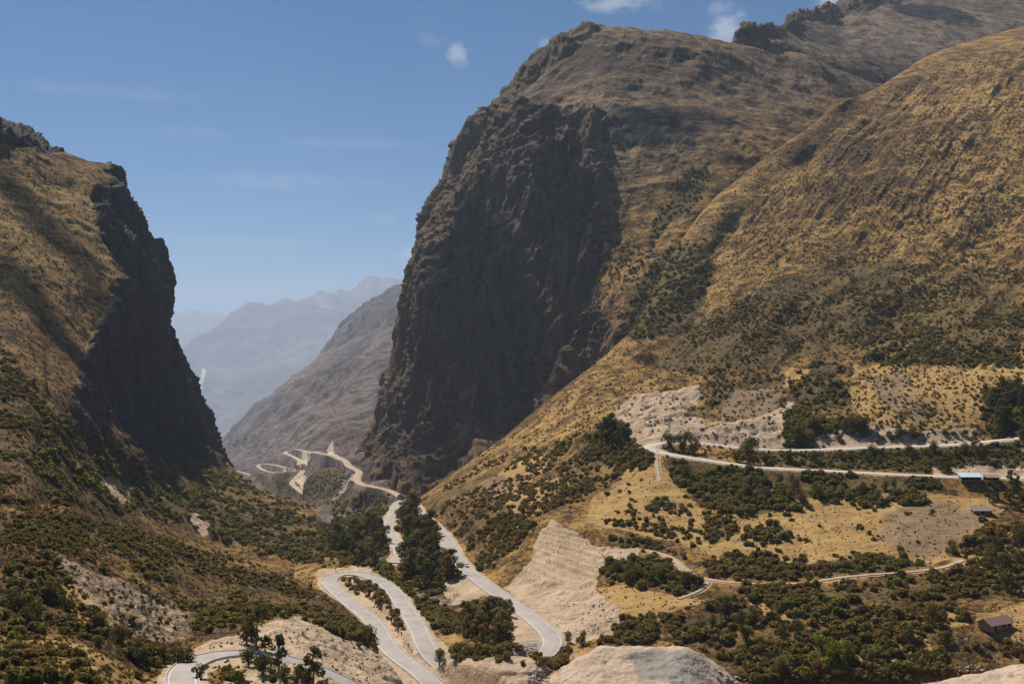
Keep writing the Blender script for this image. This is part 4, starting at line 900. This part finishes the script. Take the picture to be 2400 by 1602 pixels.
# trees with trunk and crown
def tube(pts, rads, seg=7):
    V, F = [], []; pts = [Vector(p) for p in pts]
    for i, (p, r) in enumerate(zip(pts, rads)):
        d = (pts[min(i + 1, len(pts) - 1)] - pts[max(i - 1, 0)]).normalized(); a = d.orthogonal().normalized(); b = d.cross(a)
        for k in range(seg):
            t = 2 * math.pi * k / seg; V.append(tuple(p + (a * math.cos(t) + b * math.sin(t)) * r))
    for i in range(len(pts) - 1):
        for k in range(seg): F.append((i*seg+k, i*seg+(k+1) % seg, (i+1)*seg+(k+1) % seg, (i+1)*seg+k))
    return V, F
def tree_meshes(kind, seed):
    """unit height tree"""
    g = random.Random(seed); V, F = [], []
    def add(p, r):
        v, f = tube(p, r); o = len(V); V.extend(v); F.extend([tuple(i + o for i in q) for q in f])
    lob = []
    if kind == 'tall':
        add([(0, 0, -.05), (.01, .01, .3), (-.01, .015, .6), (0, 0, .92)], [.026, .02, .012, .004])
        for i in range(11):
            h = .12 + .76 * i / 10; a = g.uniform(0, 6.28); q = .16 * (1.15 - .75 * (h - .2)) * g.uniform(.6, 1.2)
            e = (math.cos(a) * q, math.sin(a) * q, h + .05)
            add([(0, 0, h - .09), (e[0] * .5, e[1] * .5, h - .02), e], [.008, .005, .002]); lob.append((*e, g.uniform(.075, .125)))
        lob.append((0, 0, .92, .07)); n, s = 1000, .028
    else:
        add([(0, 0, -.05), (.02, 0, .2), (0, .02, .45)], [.045, .035, .02])
        for i in range(11):
            a = i * 2.4 + g.uniform(-.4, .4); h = g.uniform(.16, .78); q = g.uniform(.14, .34) * (1.2 - h * .5)
            e = (math.cos(a) * q, math.sin(a) * q, h); add([(0, .01, .22), (e[0] * .5, e[1] * .5, h * .7), e], [.02, .012, .004]); lob.append((*e, g.uniform(.13, .2)))
        lob.append((0, 0, .8, .17)); lob.append((0, 0, .5, .2)); lob.append((0, 0, .25, .2)); n, s = 1000, .034
    tv, tf = np.array(V), np.array(F)
    cv, cf = leafcloud(1, n, lob, s, 1, seed)
    t = mesh_np('trunk', tv, tf); t.materials.append(M_BARK)
    return t, cv, cf
TREES = {}
for kind in ('tall', 'round'):
    for sd in range(3):
        t, cv, cf = tree_meshes(kind, 10 + sd)
        for mn, mm in (('d', M_TREE), ('m', M_MIXED), ('l', M_LIME)):
            c = mesh_np('crown', cv, cf); c.materials.append(mm); TREES[kind, sd, mn] = (t, c)
def tree(px, py, h_px, kind, tone, label, group=None, name='tree', wide=1.0):
    g = None
    for dy in (0, 4, -4, 8, -8, 12, -12, 18, -18):
        g = ground_at(px, py + dy, 1.03)
        if g is not None and g[3] > .5: break
    if g is None: return
    P = g[0]; H = h_px / FPX * P[1]
    t, c = TREES[kind, int(rng.integers(3)), tone]; tree.last = None
    e = bpy.data.objects.new(name, None); C.objects.link(e); e.location = P; e.rotation_euler = (0, 0, rng.uniform(0, 6.28)); e.scale = (H * wide, H * wide, H); e.empty_display_size = .1
    e['label'] = label; e['category'] = 'tree'
    if group: e['group'] = group
    link('trunk', t, None, e); link('crown', c, None, e); tree.last = e
tree(1755,1084,66,'round','d','big round dark tree standing between the two arms of the upper road', wide=1.05)
tree(1568,1052,42,'round','d','leftmost dark tree in the clump just right of the upper hairpin', 'trees by the upper hairpin')
tree(1600,1056,54,'round','d','highest dark tree in the clump just right of the upper hairpin', 'trees by the upper hairpin')
tree(1628,1060,44,'round','m','brownish tree at the right of the clump by the upper hairpin', 'trees by the upper hairpin')
tree(1725,1086,32,'round','d','low dark tree touching the left side of the big round roadside tree')
tree(1795,1090,30,'round','d','low dark tree touching the right side of the big round roadside tree')
tree(602,1526,108,'tall','d','tallest dark tree rising in front of the near road bend', 'trees in front of the near road', wide=1.15)
tree(578,1508,66,'round','d','broad dark crown touching the left side of the tallest roadside tree', 'trees in front of the near road', wide=.9)
tree(652,1578,92,'tall','d','pointed dark tree right of the tallest tree by the near road', 'trees in front of the near road', wide=1.1)
tree(616,1572,52,'round','d','bushy dark tree at the foot of the pointed tree by the near road', 'trees in front of the near road', wide=1.3)
tree(580,1558,46,'round','d','wide dark bushy tree below the tallest roadside tree', 'trees in front of the near road', wide=1.3)
tree(665,1596,44,'round','d','low bushy tree under the right side of the pointed tree', 'trees in front of the near road', wide=1.3)
tree(732,1600,88,'tall','d','slender dark tree standing alone right in front of the near road', 'trees in front of the near road', wide=1.2)
tree(698,1600,40,'round','d','short dark tree left of the slender lone tree', 'trees in front of the near road')
tree(560,1618,50,'round','d','round dark tree at the bottom edge left of the near road trees', 'trees in front of the near road', wide=1.2)
tree(440,1570,40,'round','d','low dark tree over the left end of the near road bend', 'trees at the left end of the near road', wide=1.4)
tree(415,1560,44,'round','d','dark tree just left of the near road bend', 'trees at the left end of the near road', wide=1.3)
tree(385,1548,44,'round','d','dark round tree on the bank left of the near road bend', 'trees at the left end of the near road', wide=1.1)
tree(470,1588,38,'round','d','lowest dark tree beside the left end of the near road', 'trees at the left end of the near road', wide=1.4)
tree(1030,1548,40,'round','d','round dark tree at the end of the inner loop of road', wide=1.1)
tree(865,1515,58,'round','d','dense dark tree leaning over the outer arm of the looping road', wide=1.0)
tree(845,1500,40,'round','m','olive tree just uphill of the dense tree over the looping road')
tree(2182,1206,18,'round','d','small round dark tree alone in the brown part of the tan field')
tree(2280,1045,36,'tall','d','narrow tree on the verge above the upper road', wide=1.5)
tree(1950,1565,70,'round','l','yellow green tree in the scrub near the bottom of the picture', 'yellow green trees')
tree(1985,1555,60,'round','l','right hand yellow green tree in the bottom scrub', 'yellow green trees')
tree(1925,1530,46,'round','l','left hand yellow green tree in the bottom scrub', 'yellow green trees')
tree(1700,1450,60,'round','d','large dark tree in the middle of the lower scrub')
tree(1330,1505,30,'round','m','small brownish tree left of the gravel mound')
tree(1362,1512,40,'round','d','dark tree at the left foot of the gravel mound')
GROVES = [
 ([(940,1200),(1000,1215),(1025,1270),(1060,1310),(1070,1345),(1020,1390),(965,1385),(935,1320),(925,1250)], 44, (42,72), 'tall', 'ddm', 'tall dark tree in the grove between the gorge road and the main road'),
 ([(1080,1450),(1180,1420),(1215,1470),(1190,1520),(1100,1510)], 22, (40,62), 'tall', 'dmm', 'olive tree in the grove left of the main road'),
 ([(780,1240),(900,1215),(905,1270),(900,1330),(850,1330),(780,1300)], 34, (34,56), 'tall', 'ddd', 'dark tree in the woods at the gorge mouth'),
 ([(2230,1300),(2400,1240),(2400,1380),(2300,1400)], 13, (36,62), 'round', 'ddm', 'dark tree in the thicket right of the tan field'),
 ([(2320,920),(2400,900),(2400,1050),(2330,1050)], 16, (30,46), 'tall', 'dd', 'dark tree in the clump at the right end of the upper field'),
 ([(1780,1082),(2200,1060),(2350,1060),(2350,1098),(2000,1098)], 22, (22,34), 'round', 'dd', 'roadside tree between the arms of the upper road'),
 ([(1850,1000),(2180,1020),(2150,1040),(1850,1046)], 16, (24,40), 'round', 'ddm', 'dark tree on the bank above the upper road'),
 ([(2200,1100),(2400,1130),(2400,1200),(2340,1190),(2260,1150)], 14, (26,44), 'tall', 'dd', 'dark tree around the roadside houses'),
 ([(1600,1120),(1900,1130),(2150,1140),(2100,1175),(1900,1180),(1680,1180)], 26, (22,36), 'round', 'ddm', 'leafy tree in the thicket below the upper road'),
 ([(1430,1340),(1640,1360),(1620,1395),(1450,1375)], 12, (26,40), 'round', 'dd', 'dark tree in the thicket right of the terraces'),
 ([(1600,1460),(1800,1450),(1900,1500),(2200,1450),(2350,1520),(2100,1580),(1800,1590)], 22, (30,54), 'round', 'dmd', 'leafy tree in the wide scrub of the valley floor'),
 ([(1410,1020),(1470,1000),(1480,1040),(1420,1080)], 10, (30,46), 'tall', 'dd', 'dark tree on the slope left of the upper hairpin'),
 ([(0,1400),(150,1400),(180,1460),(60,1500),(0,1480)], 6, (40,60), 'round', 'dd', 'dark bushy tree in the near left corner'),
 ([(180,1480),(240,1470),(300,1510),(380,1560),(350,1570),(230,1520)], 9, (34,50), 'round', 'ddm', 'dark bushy tree along the lower left ridge'),
]
GNAME = ['tall grove by main road', 'grove left of main road', 'woods at gorge mouth', 'thicket right of tan field', 'clump right of upper field', 'strip between upper road arms', 'bank above upper road', 'ground around roadside houses', 'thicket below upper road', 'thicket right of terraces', 'valley floor scrub', 'slope left of upper hairpin', 'near left corner', 'lower left ridge']
tl = []
for gi_, (poly, n, (h0, h1), kind, tones, lab) in enumerate(GROVES):
    a = np.array(poly, float); lo, hi = a.min(0), a.max(0); got = 0; tries = 0
    while got < n and tries < 60 * n:
        tries += 1; x, y = rng.uniform(lo[0], hi[0]), rng.uniform(lo[1], hi[1])
        if poly_sd(np.array([x]), np.array([y]), poly)[0] < 0: continue
        g = ground_at(x, y, 1.03)
        if g is None or g[3] < 2.5 or (abs(x - 2300) < 62 and abs(y - 1125) < 40) or (abs(x - 2330) < 55 and abs(y - 1480) < 60): continue
        tone = tones[got % len(tones)]; hp = rng.uniform(h0, h1)
        tree(x, y, hp, kind, tone, 'tree', 'trees of the ' + GNAME[gi_], wide=rng.uniform(1.1, 1.6) if kind == 'tall' else rng.uniform(.9, 1.2)); got += 1
        if tree.last: tl.append((tree.last, ('tall ' if hp > (h0 + h1) / 2 else 'short ') + ('brownish tree' if tone == 'm' else 'dark tree'), place_word(x, y, poly) + ' of ' + GNAME[gi_], x))
order_labels(tl)

# ------------------------------------------------------------------ buildings
def boxes(name, bs, mt, parent, smooth_=False):
    V, F = [], []
    for (x0, x1, y0, y1, z0, z1) in bs:
        o = len(V); V += [(x, y, z) for z in (z0, z1) for x, y in ((x0, y0), (x1, y0), (x1, y1), (x0, y1))]
        F += [tuple(o + i for i in f) for f in ((3, 2, 1, 0), (4, 5, 6, 7), (0, 1, 5, 4), (1, 2, 6, 5), (2, 3, 7, 6), (3, 0, 4, 7))]
    return link(name, mesh_np(name, np.array(V), np.array(F), smooth_), mt, parent)
def slab(name, quad, th, mt, parent):
    """a sloping roof sheet from four corners with ribs"""
    q = [Vector(v) for v in quad]; n = (q[1] - q[0]).cross(q[3] - q[0]).normalized()
    if n.z < 0: n = -n
    V, F = [], []; R_ = 24
    for i in range(R_ + 1):
        t = i / R_; a = q[0].lerp(q[1], t); b = q[3].lerp(q[2], t); h = n * (.05 if i % 2 else 0)
        V += [tuple(a + h), tuple(b + h), tuple(a - n * th), tuple(b - n * th)]
    for i in range(R_):
        o = 4 * i; F += [(o, o + 4, o + 5, o + 1), (o + 2, o + 3, o + 7, o + 6), (o, o + 2, o + 6, o + 4), (o + 1, o + 5, o + 7, o + 3)]
    F += [(0, 1, 3, 2), (4 * R_, 4 * R_ + 2, 4 * R_ + 3, 4 * R_ + 1)]
    return link(name, mesh_np(name, np.array(V), np.array(F), False), mt, parent)
M_BLUE = simple('pale_blue_sheet_roof', (.42, .50, .62), (.60, .68, .78), .8, .5)
M_RUST = simple('rusty_sheet_roof', (.20, .13, .09), (.34, .24, .18), 1.2, .7)
M_ADOBE = simple('adobe_wall', (.20, .13, .08), (.32, .22, .14), 1.4, bump=.4)
M_DARK = simple('dark_opening', (.012, .011, .010), (.03, .026, .022), 2)
M_TIMB = simple('weathered_timber', (.10, .07, .05), (.20, .15, .10), 3)
M_TILE = simple('old_clay_tiles', (.20, .12, .09), (.36, .24, .19), 2.2, bump=.8)
def thing(name, px, py, label, cat, rz=0.0, zoff=0, gp=None):
    g = None
    for dy in (0, 3, -3, 6, -6, 9):
        g = ground_at(px, py + dy)
        if g is not None: break
    P = Vector(g[0]) + Vector((0, 0, zoff))
    e = bpy.data.objects.new(name, None); C.objects.link(e); e.location = P; e.rotation_euler = (0, 0, rz); e['label'] = label; e['category'] = cat
    return e
# long roadside shed: pale blue sheet roof on the left, rusty lean-to on the right
h = thing('roadside_house', 2280, 1126, 'long roadside shed with a pale blue sheet roof beside the upper road', 'house', R(-3), -.1)
boxes('wall', [(-6, 3, -2, -1.8, 0, .9), (-6, -5.7, -1.8, 2.2, 0, 2.5), (2.7, 3, -1.8, 2.2, 0, 2.5), (-5.7, 2.7, 2.0, 2.2, 0, 3.1), (-3, -2.7, -2, -1.8, .9, 2.3), (0, .3, -2, -1.8, .9, 2.3)], M_ADOBE, h)
boxes('window', [(-5.7, -3.0, -1.9, -1.8, .9, 2.2), (-2.7, 0, -1.9, -1.8, .9, 2.2), (.3, 2.7, -1.9, -1.8, .9, 2.2)], M_DARK, h)
slab('roof', [(-6.6, -3.0, 2.35), (3.5, -3.0, 2.35), (3.5, 2.8, 3.7), (-6.6, 2.8, 3.7)], .08, M_BLUE, h)
for x in (-6.3, -1.5, 3.2): boxes('post', [(x - .08, x + .08, -2.8, -2.64, -.6, 2.38)], M_TIMB, h)
h = thing('lean_to_shed', 2324, 1127, 'low rusty roofed lean-to joined to the right end of the blue roofed shed', 'shed', R(-3), -.1)
boxes('wall', [(-2.8, 3.2, 1.6, 1.8, 0, 2.4), (3.0, 3.2, -1.8, 1.6, 0, 2.1), (-2.8, 3.0, -1.8, -1.6, 0, .8)], M_ADOBE, h)
boxes('doorway', [(-2.6, 2.8, -1.2, -1.1, 0, 2.0)], M_DARK, h)
slab('roof', [(-3.0, -2.4, 2.0), (3.8, -2.4, 2.0), (3.8, 2.4, 2.9), (-3.0, 2.4, 2.9)], .08, M_RUST, h)
for x in (-.5, 3.4): boxes('post', [(x - .08, x + .08, -2.25, -2.1, -.6, 2.02)], M_TIMB, h)
h = thing('field_hut', 2300, 1203, 'small hut with a grey flat pitched roof at the top of the tan field', 'hut', R(4), -.1)
boxes('wall', [(-4, 4, -1.6, -1.4, 0, 1.7), (-4, -3.8, -1.4, 1.8, 0, 1.9), (3.8, 4, -1.4, 1.8, 0, 1.9), (-3.8, 3.8, 1.6, 1.8, 0, 2.6)], M_ADOBE, h)
boxes('door', [(-.6, .5, -1.64, -1.6, 0, 1.6)], M_DARK, h)
slab('roof', [(-4.6, -2.2, 1.75), (4.6, -2.2, 1.75), (4.6, 2.4, 3.2), (-4.6, 2.4, 3.2)], .1, simple('grey_thatch_roof', (.20, .165, .13), (.34, .29, .24), 2.5, bump=.8), h)
h = thing('tiled_farmhouse', 2332, 1470, 'old farmhouse with a pinkish brown tiled roof, half hidden at the lower right', 'house', R(28), -.2)
boxes('wall', [(-5.0, 5.0, -2.4, -2.2, 0, 2.3), (-5.0, -4.8, -2.2, 2.4, 0, 2.3), (4.8, 5.0, -2.2, 2.4, 0, 2.3), (-4.8, 4.8, 2.2, 2.4, 0, 2.3)], M_ADOBE, h)
boxes('door', [(-3.3, -2.2, -2.44, -2.4, 0, 1.9)], M_DARK, h); boxes('window', [(.6, 1.6, -2.44, -2.4, .9, 1.7)], M_DARK, h); boxes('window', [(2.9, 3.9, -2.44, -2.4, .9, 1.7)], M_DARK, h)
rf = slab('roof', [(-5.6, -3.1, 2.1), (5.6, -3.1, 2.1), (5.6, 0, 3.9), (-5.6, 0, 3.9)], .12, M_TILE, h)
slab('roof', [(-5.6, 0, 3.9), (5.6, 0, 3.9), (5.6, 3.1, 2.1), (-5.6, 3.1, 2.1)], .12, M_TILE, h)
V = np.array([(-4.9, -2.35, 2.3), (-4.9, 2.35, 2.3), (-4.9, 0, 3.75), (4.9, -2.35, 2.3), (4.9, 2.35, 2.3), (4.9, 0, 3.75)])
for q in (V[:3], V[[3, 5, 4]]): link('gable', mesh_np('gable', q, np.array([(0, 1, 2)]), False), M_ADOBE, h)

# ------------------------------------------------------------------ car on the main road
def sweep_x(name, prof, x0, x1, mt, parent, taper=0.0):
    """side outline (y, z) given depth in x, upper points drawn in by taper"""
    n = len(prof); zm = max(z for _, z in prof); zl = min(z for _, z in prof); V = []
    for sgn, x in ((-1, x0), (1, x1)):
        for (y, z) in prof: V.append((x - sgn * taper * max(0, (z - zl) / (zm - zl)), y, z))
    me = bpy.data.meshes.new(name)
    F = [tuple(range(n))[::-1], tuple(range(n, 2 * n))] + [(i, (i + 1) % n, n + (i + 1) % n, n + i) for i in range(n)]
    me.from_pydata(V, [], F); me.update(); return link(name, me, mt, parent)
M_WHITE = simple('white_car_paint', (.74, .74, .73), (.80, .80, .79), .5, .35)
M_GLASS = simple('dark_car_glass', (.015, .018, .02), (.03, .035, .04), 1, .1)
M_TYRE = simple('tyre_rubber', (.012, .012, .012), (.025, .025, .025), 3)
M_RED = simple('red_lamp_lens', (.35, .02, .015), (.45, .03, .02), 1, .3); M_LENS = simple('clear_lamp_lens', (.55, .55, .53), (.75, .75, .72), 1, .2)
M_RIM = simple('alloy', (.35, .35, .35), (.5, .5, .5), 2, .4)
Q = ROADS['main']['P']; qx, qy = proj(Q); i = int(np.argmin((qx - 1090) ** 2 + (qy - 1327) ** 2)); T = Vector(Q[min(i+1, len(Q)-1)] - Q[i-1]); T.z *= 1; T.normalize()
side = Vector((T.y, -T.x, 0)).normalized()
e = bpy.data.objects.new('parked_car', None); C.objects.link(e); e.name = 'car'; e.location = Vector(Q[i]) + side * -1.3 + Vector((0, 0, .06)); e.rotation_euler = (0, 0, math.atan2(T.y, T.x) - math.pi / 2)
e['label'] = 'small white hatchback car driving on the main road below the terraces'; e['category'] = 'car'
sweep_x('body', [(-2.0, .35), (-2.05, .62), (-1.98, .88), (-1.0, .95), (1.0, .93), (1.9, .80), (2.1, .60), (2.05, .35)], -.88, .88, M_WHITE, e, .05)
sweep_x('roof', [(-1.9, .93), (-1.62, 1.42), (-1.2, 1.49), (.1, 1.48), (.4, 1.42), (1.15, .93)], -.76, .76, M_WHITE, e, .12)
sweep_x('side_window', [(-1.55, 1.0), (-1.36, 1.36), (.15, 1.36), (.78, 1.0)], -.775, .775, M_GLASS, e, .075)
for nm, pts in (('windscreen', [(1.08, 1.0), (.47, 1.41)]), ('rear_window', [(-1.87, 1.04), (-1.66, 1.38)])):
    (ya, za), (yb, zb) = pts; s_ = .02 if ya > 0 else -.02
    boxes_v = np.array([(-.66, ya + s_, za + .01), (.66, ya + s_, za + .01), (.6, yb + s_, zb + .01), (-.6, yb + s_, zb + .01), (-.66, ya - s_, za - .02), (.66, ya - s_, za - .02), (.6, yb - s_, zb - .02), (-.6, yb - s_, zb - .02)])
    link(nm, mesh_np(nm, boxes_v, np.array([(0, 1, 2, 3), (7, 6, 5, 4), (0, 4, 5, 1), (2, 6, 7, 3), (1, 5, 6, 2), (3, 7, 4, 0)]), False), M_GLASS, e)
for sx in (-1, 1):
    boxes('headlight', [(sx * .68 - .14, sx * .68 + .14, 2.04, 2.10, .60, .74)], M_LENS, e); boxes('tail_light', [(sx * .72 - .12, sx * .72 + .12, -2.08, -2.0, .66, .86)], M_RED, e)
    for y in (-1.3, 1.3):
        v, f = tube([(sx * .70, y, .32), (sx * .90, y, .32)], [.32, .32], 16); w = link('wheel', None, None, e); w.name = 'wheel'
        w.location = (0, 0, 0); v2 = v + [(sx * .70, y, .32), (sx * .90, y, .32)]
        me = bpy.data.meshes.new('tyre'); me.from_pydata(v2, [], f + [(k, (k + 1) % 16, 32) for k in range(16)] + [(16 + k, 16 + (k + 1) % 16, 33) for k in range(16)]); link('tyre', me, M_TYRE, w)
        v, f = tube([(sx * .88, y, .32), (sx * .915, y, .32)], [.19, .17], 12); me = bpy.data.meshes.new('rim'); me.from_pydata(v + [(sx * .915, y, .32)], [], f + [(12 + k, 12 + (k + 1) % 12, 24) for k in range(12)]); link('rim', me, M_RIM, w)

# ------------------------------------------------------------------ stones
def rock_mesh(seed):
    g = np.random.default_rng(seed); import bmesh
    bm = bmesh.new(); bmesh.ops.create_icosphere(bm, subdivisions=2, radius=.5)
    V = np.array([v.co for v in bm.verts]); n = fbm(V * 2.2 + seed * 7, 3, .6, seed); V *= (1 + .5 * n)[:, None] * np.array([1, .8, .65])
    for v, c in zip(bm.verts, V): v.co = c
    me = bpy.data.meshes.new('boulder'); bm.to_mesh(me); bm.free(); return me
M_STONE = simple('pale_stone', (.30, .26, .21), (.52, .47, .40), 1.5, bump=.5)
RM = [rock_mesh(s) for s in range(5)]
for r_ in RM: r_.materials.append(M_STONE)
RV = []; RF = []; off = 0
for poly, n, s0, s1 in [([(1210,1510),(1330,1512),(1345,1535),(1230,1530)], 220, .5, 1.5), ([(1240,1560),(1290,1560),(1290,1602),(1235,1602)], 120, .4, 1.2), ([(960,1380),(1040,1400),(1070,1440),(1050,1450),(975,1405)], 160, .6, 1.8),
                         ([(1290,1400),(1430,1410),(1440,1480),(1330,1490),(1270,1440)], 200, .3, 1.2), ([(640,1450),(860,1540),(930,1600),(700,1560),(620,1500)], 260, .3, .8), ([(130,1310),(450,1440),(430,1500),(300,1480)], 260, .3, .9),
                         ([(1130,1560),(1280,1562),(1200,1602),(1040,1560)], 60, .2, .5), ([(870,1400),(985,1500),(1010,1530),(960,1540),(900,1440)], 140, .3, .9), ([(1640,1545),(1720,1600),(1680,1600),(1600,1550)], 80, .3, .8),
                         ([(1680,1570),(1760,1590),(1790,1602),(1720,1602)], 60, .5, 1.4), ([(1450,930),(1640,960),(1800,1010),(1640,1030),(1480,1000)], 260, .5, 1.6), ([(2050,1602),(2200,1570),(2400,1540),(2400,1555),(2200,1590)], 160, .4, 1.1)]:
    a = np.array(poly, float); lo, hi = a.min(0), a.max(0)
    for _ in range(n):
        x, y = rng.uniform(lo[0], hi[0]), rng.uniform(lo[1], hi[1])
        if poly_sd(np.array([x]), np.array([y]), poly)[0] < 0: continue
        g = ground_at(x, y)
        if g is None or g[3] < 1.0: continue
        s = rng.uniform(s0, s1); me = RM[int(rng.integers(5))]; V = np.array([v.co for v in me.vertices]); F = np.array([list(q.vertices) for q in me.polygons])
        aa = rng.uniform(0, 6.28); RV.append(V @ (np.array([[math.cos(aa), math.sin(aa), 0], [-math.sin(aa), math.cos(aa), 0], [0, 0, 1]]) * s) + g[0]); RF.append(F + off); off += len(V)
link('stones', mesh_np('stones', np.concatenate(RV), np.concatenate(RF), False), M_STONE, kind='stuff', label='loose pale stones and rubble along the river bed and road cuts', category='stones')

# ------------------------------------------------------------------ unseen clouds overhead: some read from soft shade patches, others added to darken cliff
CV, CF, off = [], [], 0
for seed, (px, py, d, rx, ry) in enumerate([(1350,500,1340,55,60), (1340,630,1300,60,60), (1560,275,1450,70,26), (1530,350,1420,48,30), (105,432,830,150,34), (1190,800,1330,110,90), (1090,930,1340,95,80), (1120,710,1400,75,60), (1030,1070,1290,80,60), (1230,920,1230,150,110),
                                           (1480,705,1120,60,60), (2180,20,2350,80,22), (1720,335,1440,60,18), (1150,1050,1180,130,80), (60,640,700,130,60), (150,760,680,90,50)]):
    T = Vector(unproj(np.array([px]), np.array([py]), np.array([d]))[0]); t_ = (1500 - T.z) / SUN.z; c = T + SUN * t_
    import bmesh
    bm = bmesh.new(); bmesh.ops.create_icosphere(bm, subdivisions=4, radius=1); V = np.array([v.co for v in bm.verts]); F = np.array([[v.index for v in f.verts] for f in bm.faces]); bm.free()
    V *= (1 + .55 * fbm(V * 1.6 + seed * 9, 4, .6, seed))[:, None]
    r1, r2 = rx / FPX * d, ry / FPX * d * 1.25
    CV.append(V * [r1, max(r2, 12), max(r2 * .6, 10)] + np.array(c)); CF.append(F + off); off += len(V)
mc, t, b = mat('shade_cloud'); tb = t.nodes.new('ShaderNodeBsdfTransparent'); ms = t.nodes.new('ShaderNodeMixShader'); ms.inputs[0].default_value = .6; b.inputs['Base Color'].default_value = (.9, .9, .9, 1)
t.links.new(tb.outputs[0], ms.inputs[1]); t.links.new(b.outputs[0], ms.inputs[2]); t.links.new(ms.outputs[0], [n for n in t.nodes if n.type == 'OUTPUT_MATERIAL'][0].inputs[0])
link('clouds', mesh_np('clouds', np.concatenate(CV), np.concatenate(CF)), mc, kind='stuff', label='unseen clouds high above the valley, some inferred, some added to shade the cliff', category='clouds')

# ------------------------------------------------------------------ haze
zz = [PATCH[k]['Q'][..., 2] for k in KEYS]; z0, z1 = min(z.min() for z in zz) - 1, max(z.max() for z in zz) + 10
V = [(x, y, z) for z in (z0, z1) for x, y in ((-24000, -300), (24000, -300), (24000, 43500), (-24000, 43500))]
me = bpy.data.meshes.new('haze'); me.from_pydata(V, [], [(3, 2, 1, 0), (4, 5, 6, 7), (0, 1, 5, 4), (1, 2, 6, 5), (2, 3, 7, 6), (3, 0, 4, 7)])
mh = bpy.data.materials.new('haze'); mh.use_nodes = True; t = mh.node_tree; t.nodes.clear()
o = t.nodes.new('ShaderNodeOutputMaterial'); v = t.nodes.new('ShaderNodeVolumePrincipled'); t.links.new(v.outputs[0], o.inputs['Volume'])
v.inputs['Color'].default_value = (.70, .82, 1.0, 1); v.inputs['Density'].default_value = .000047; v.inputs['Anisotropy'].default_value = 0.2
link('haze', me, mh, kind='stuff', label='blue haze filling the valley air', category='haze')
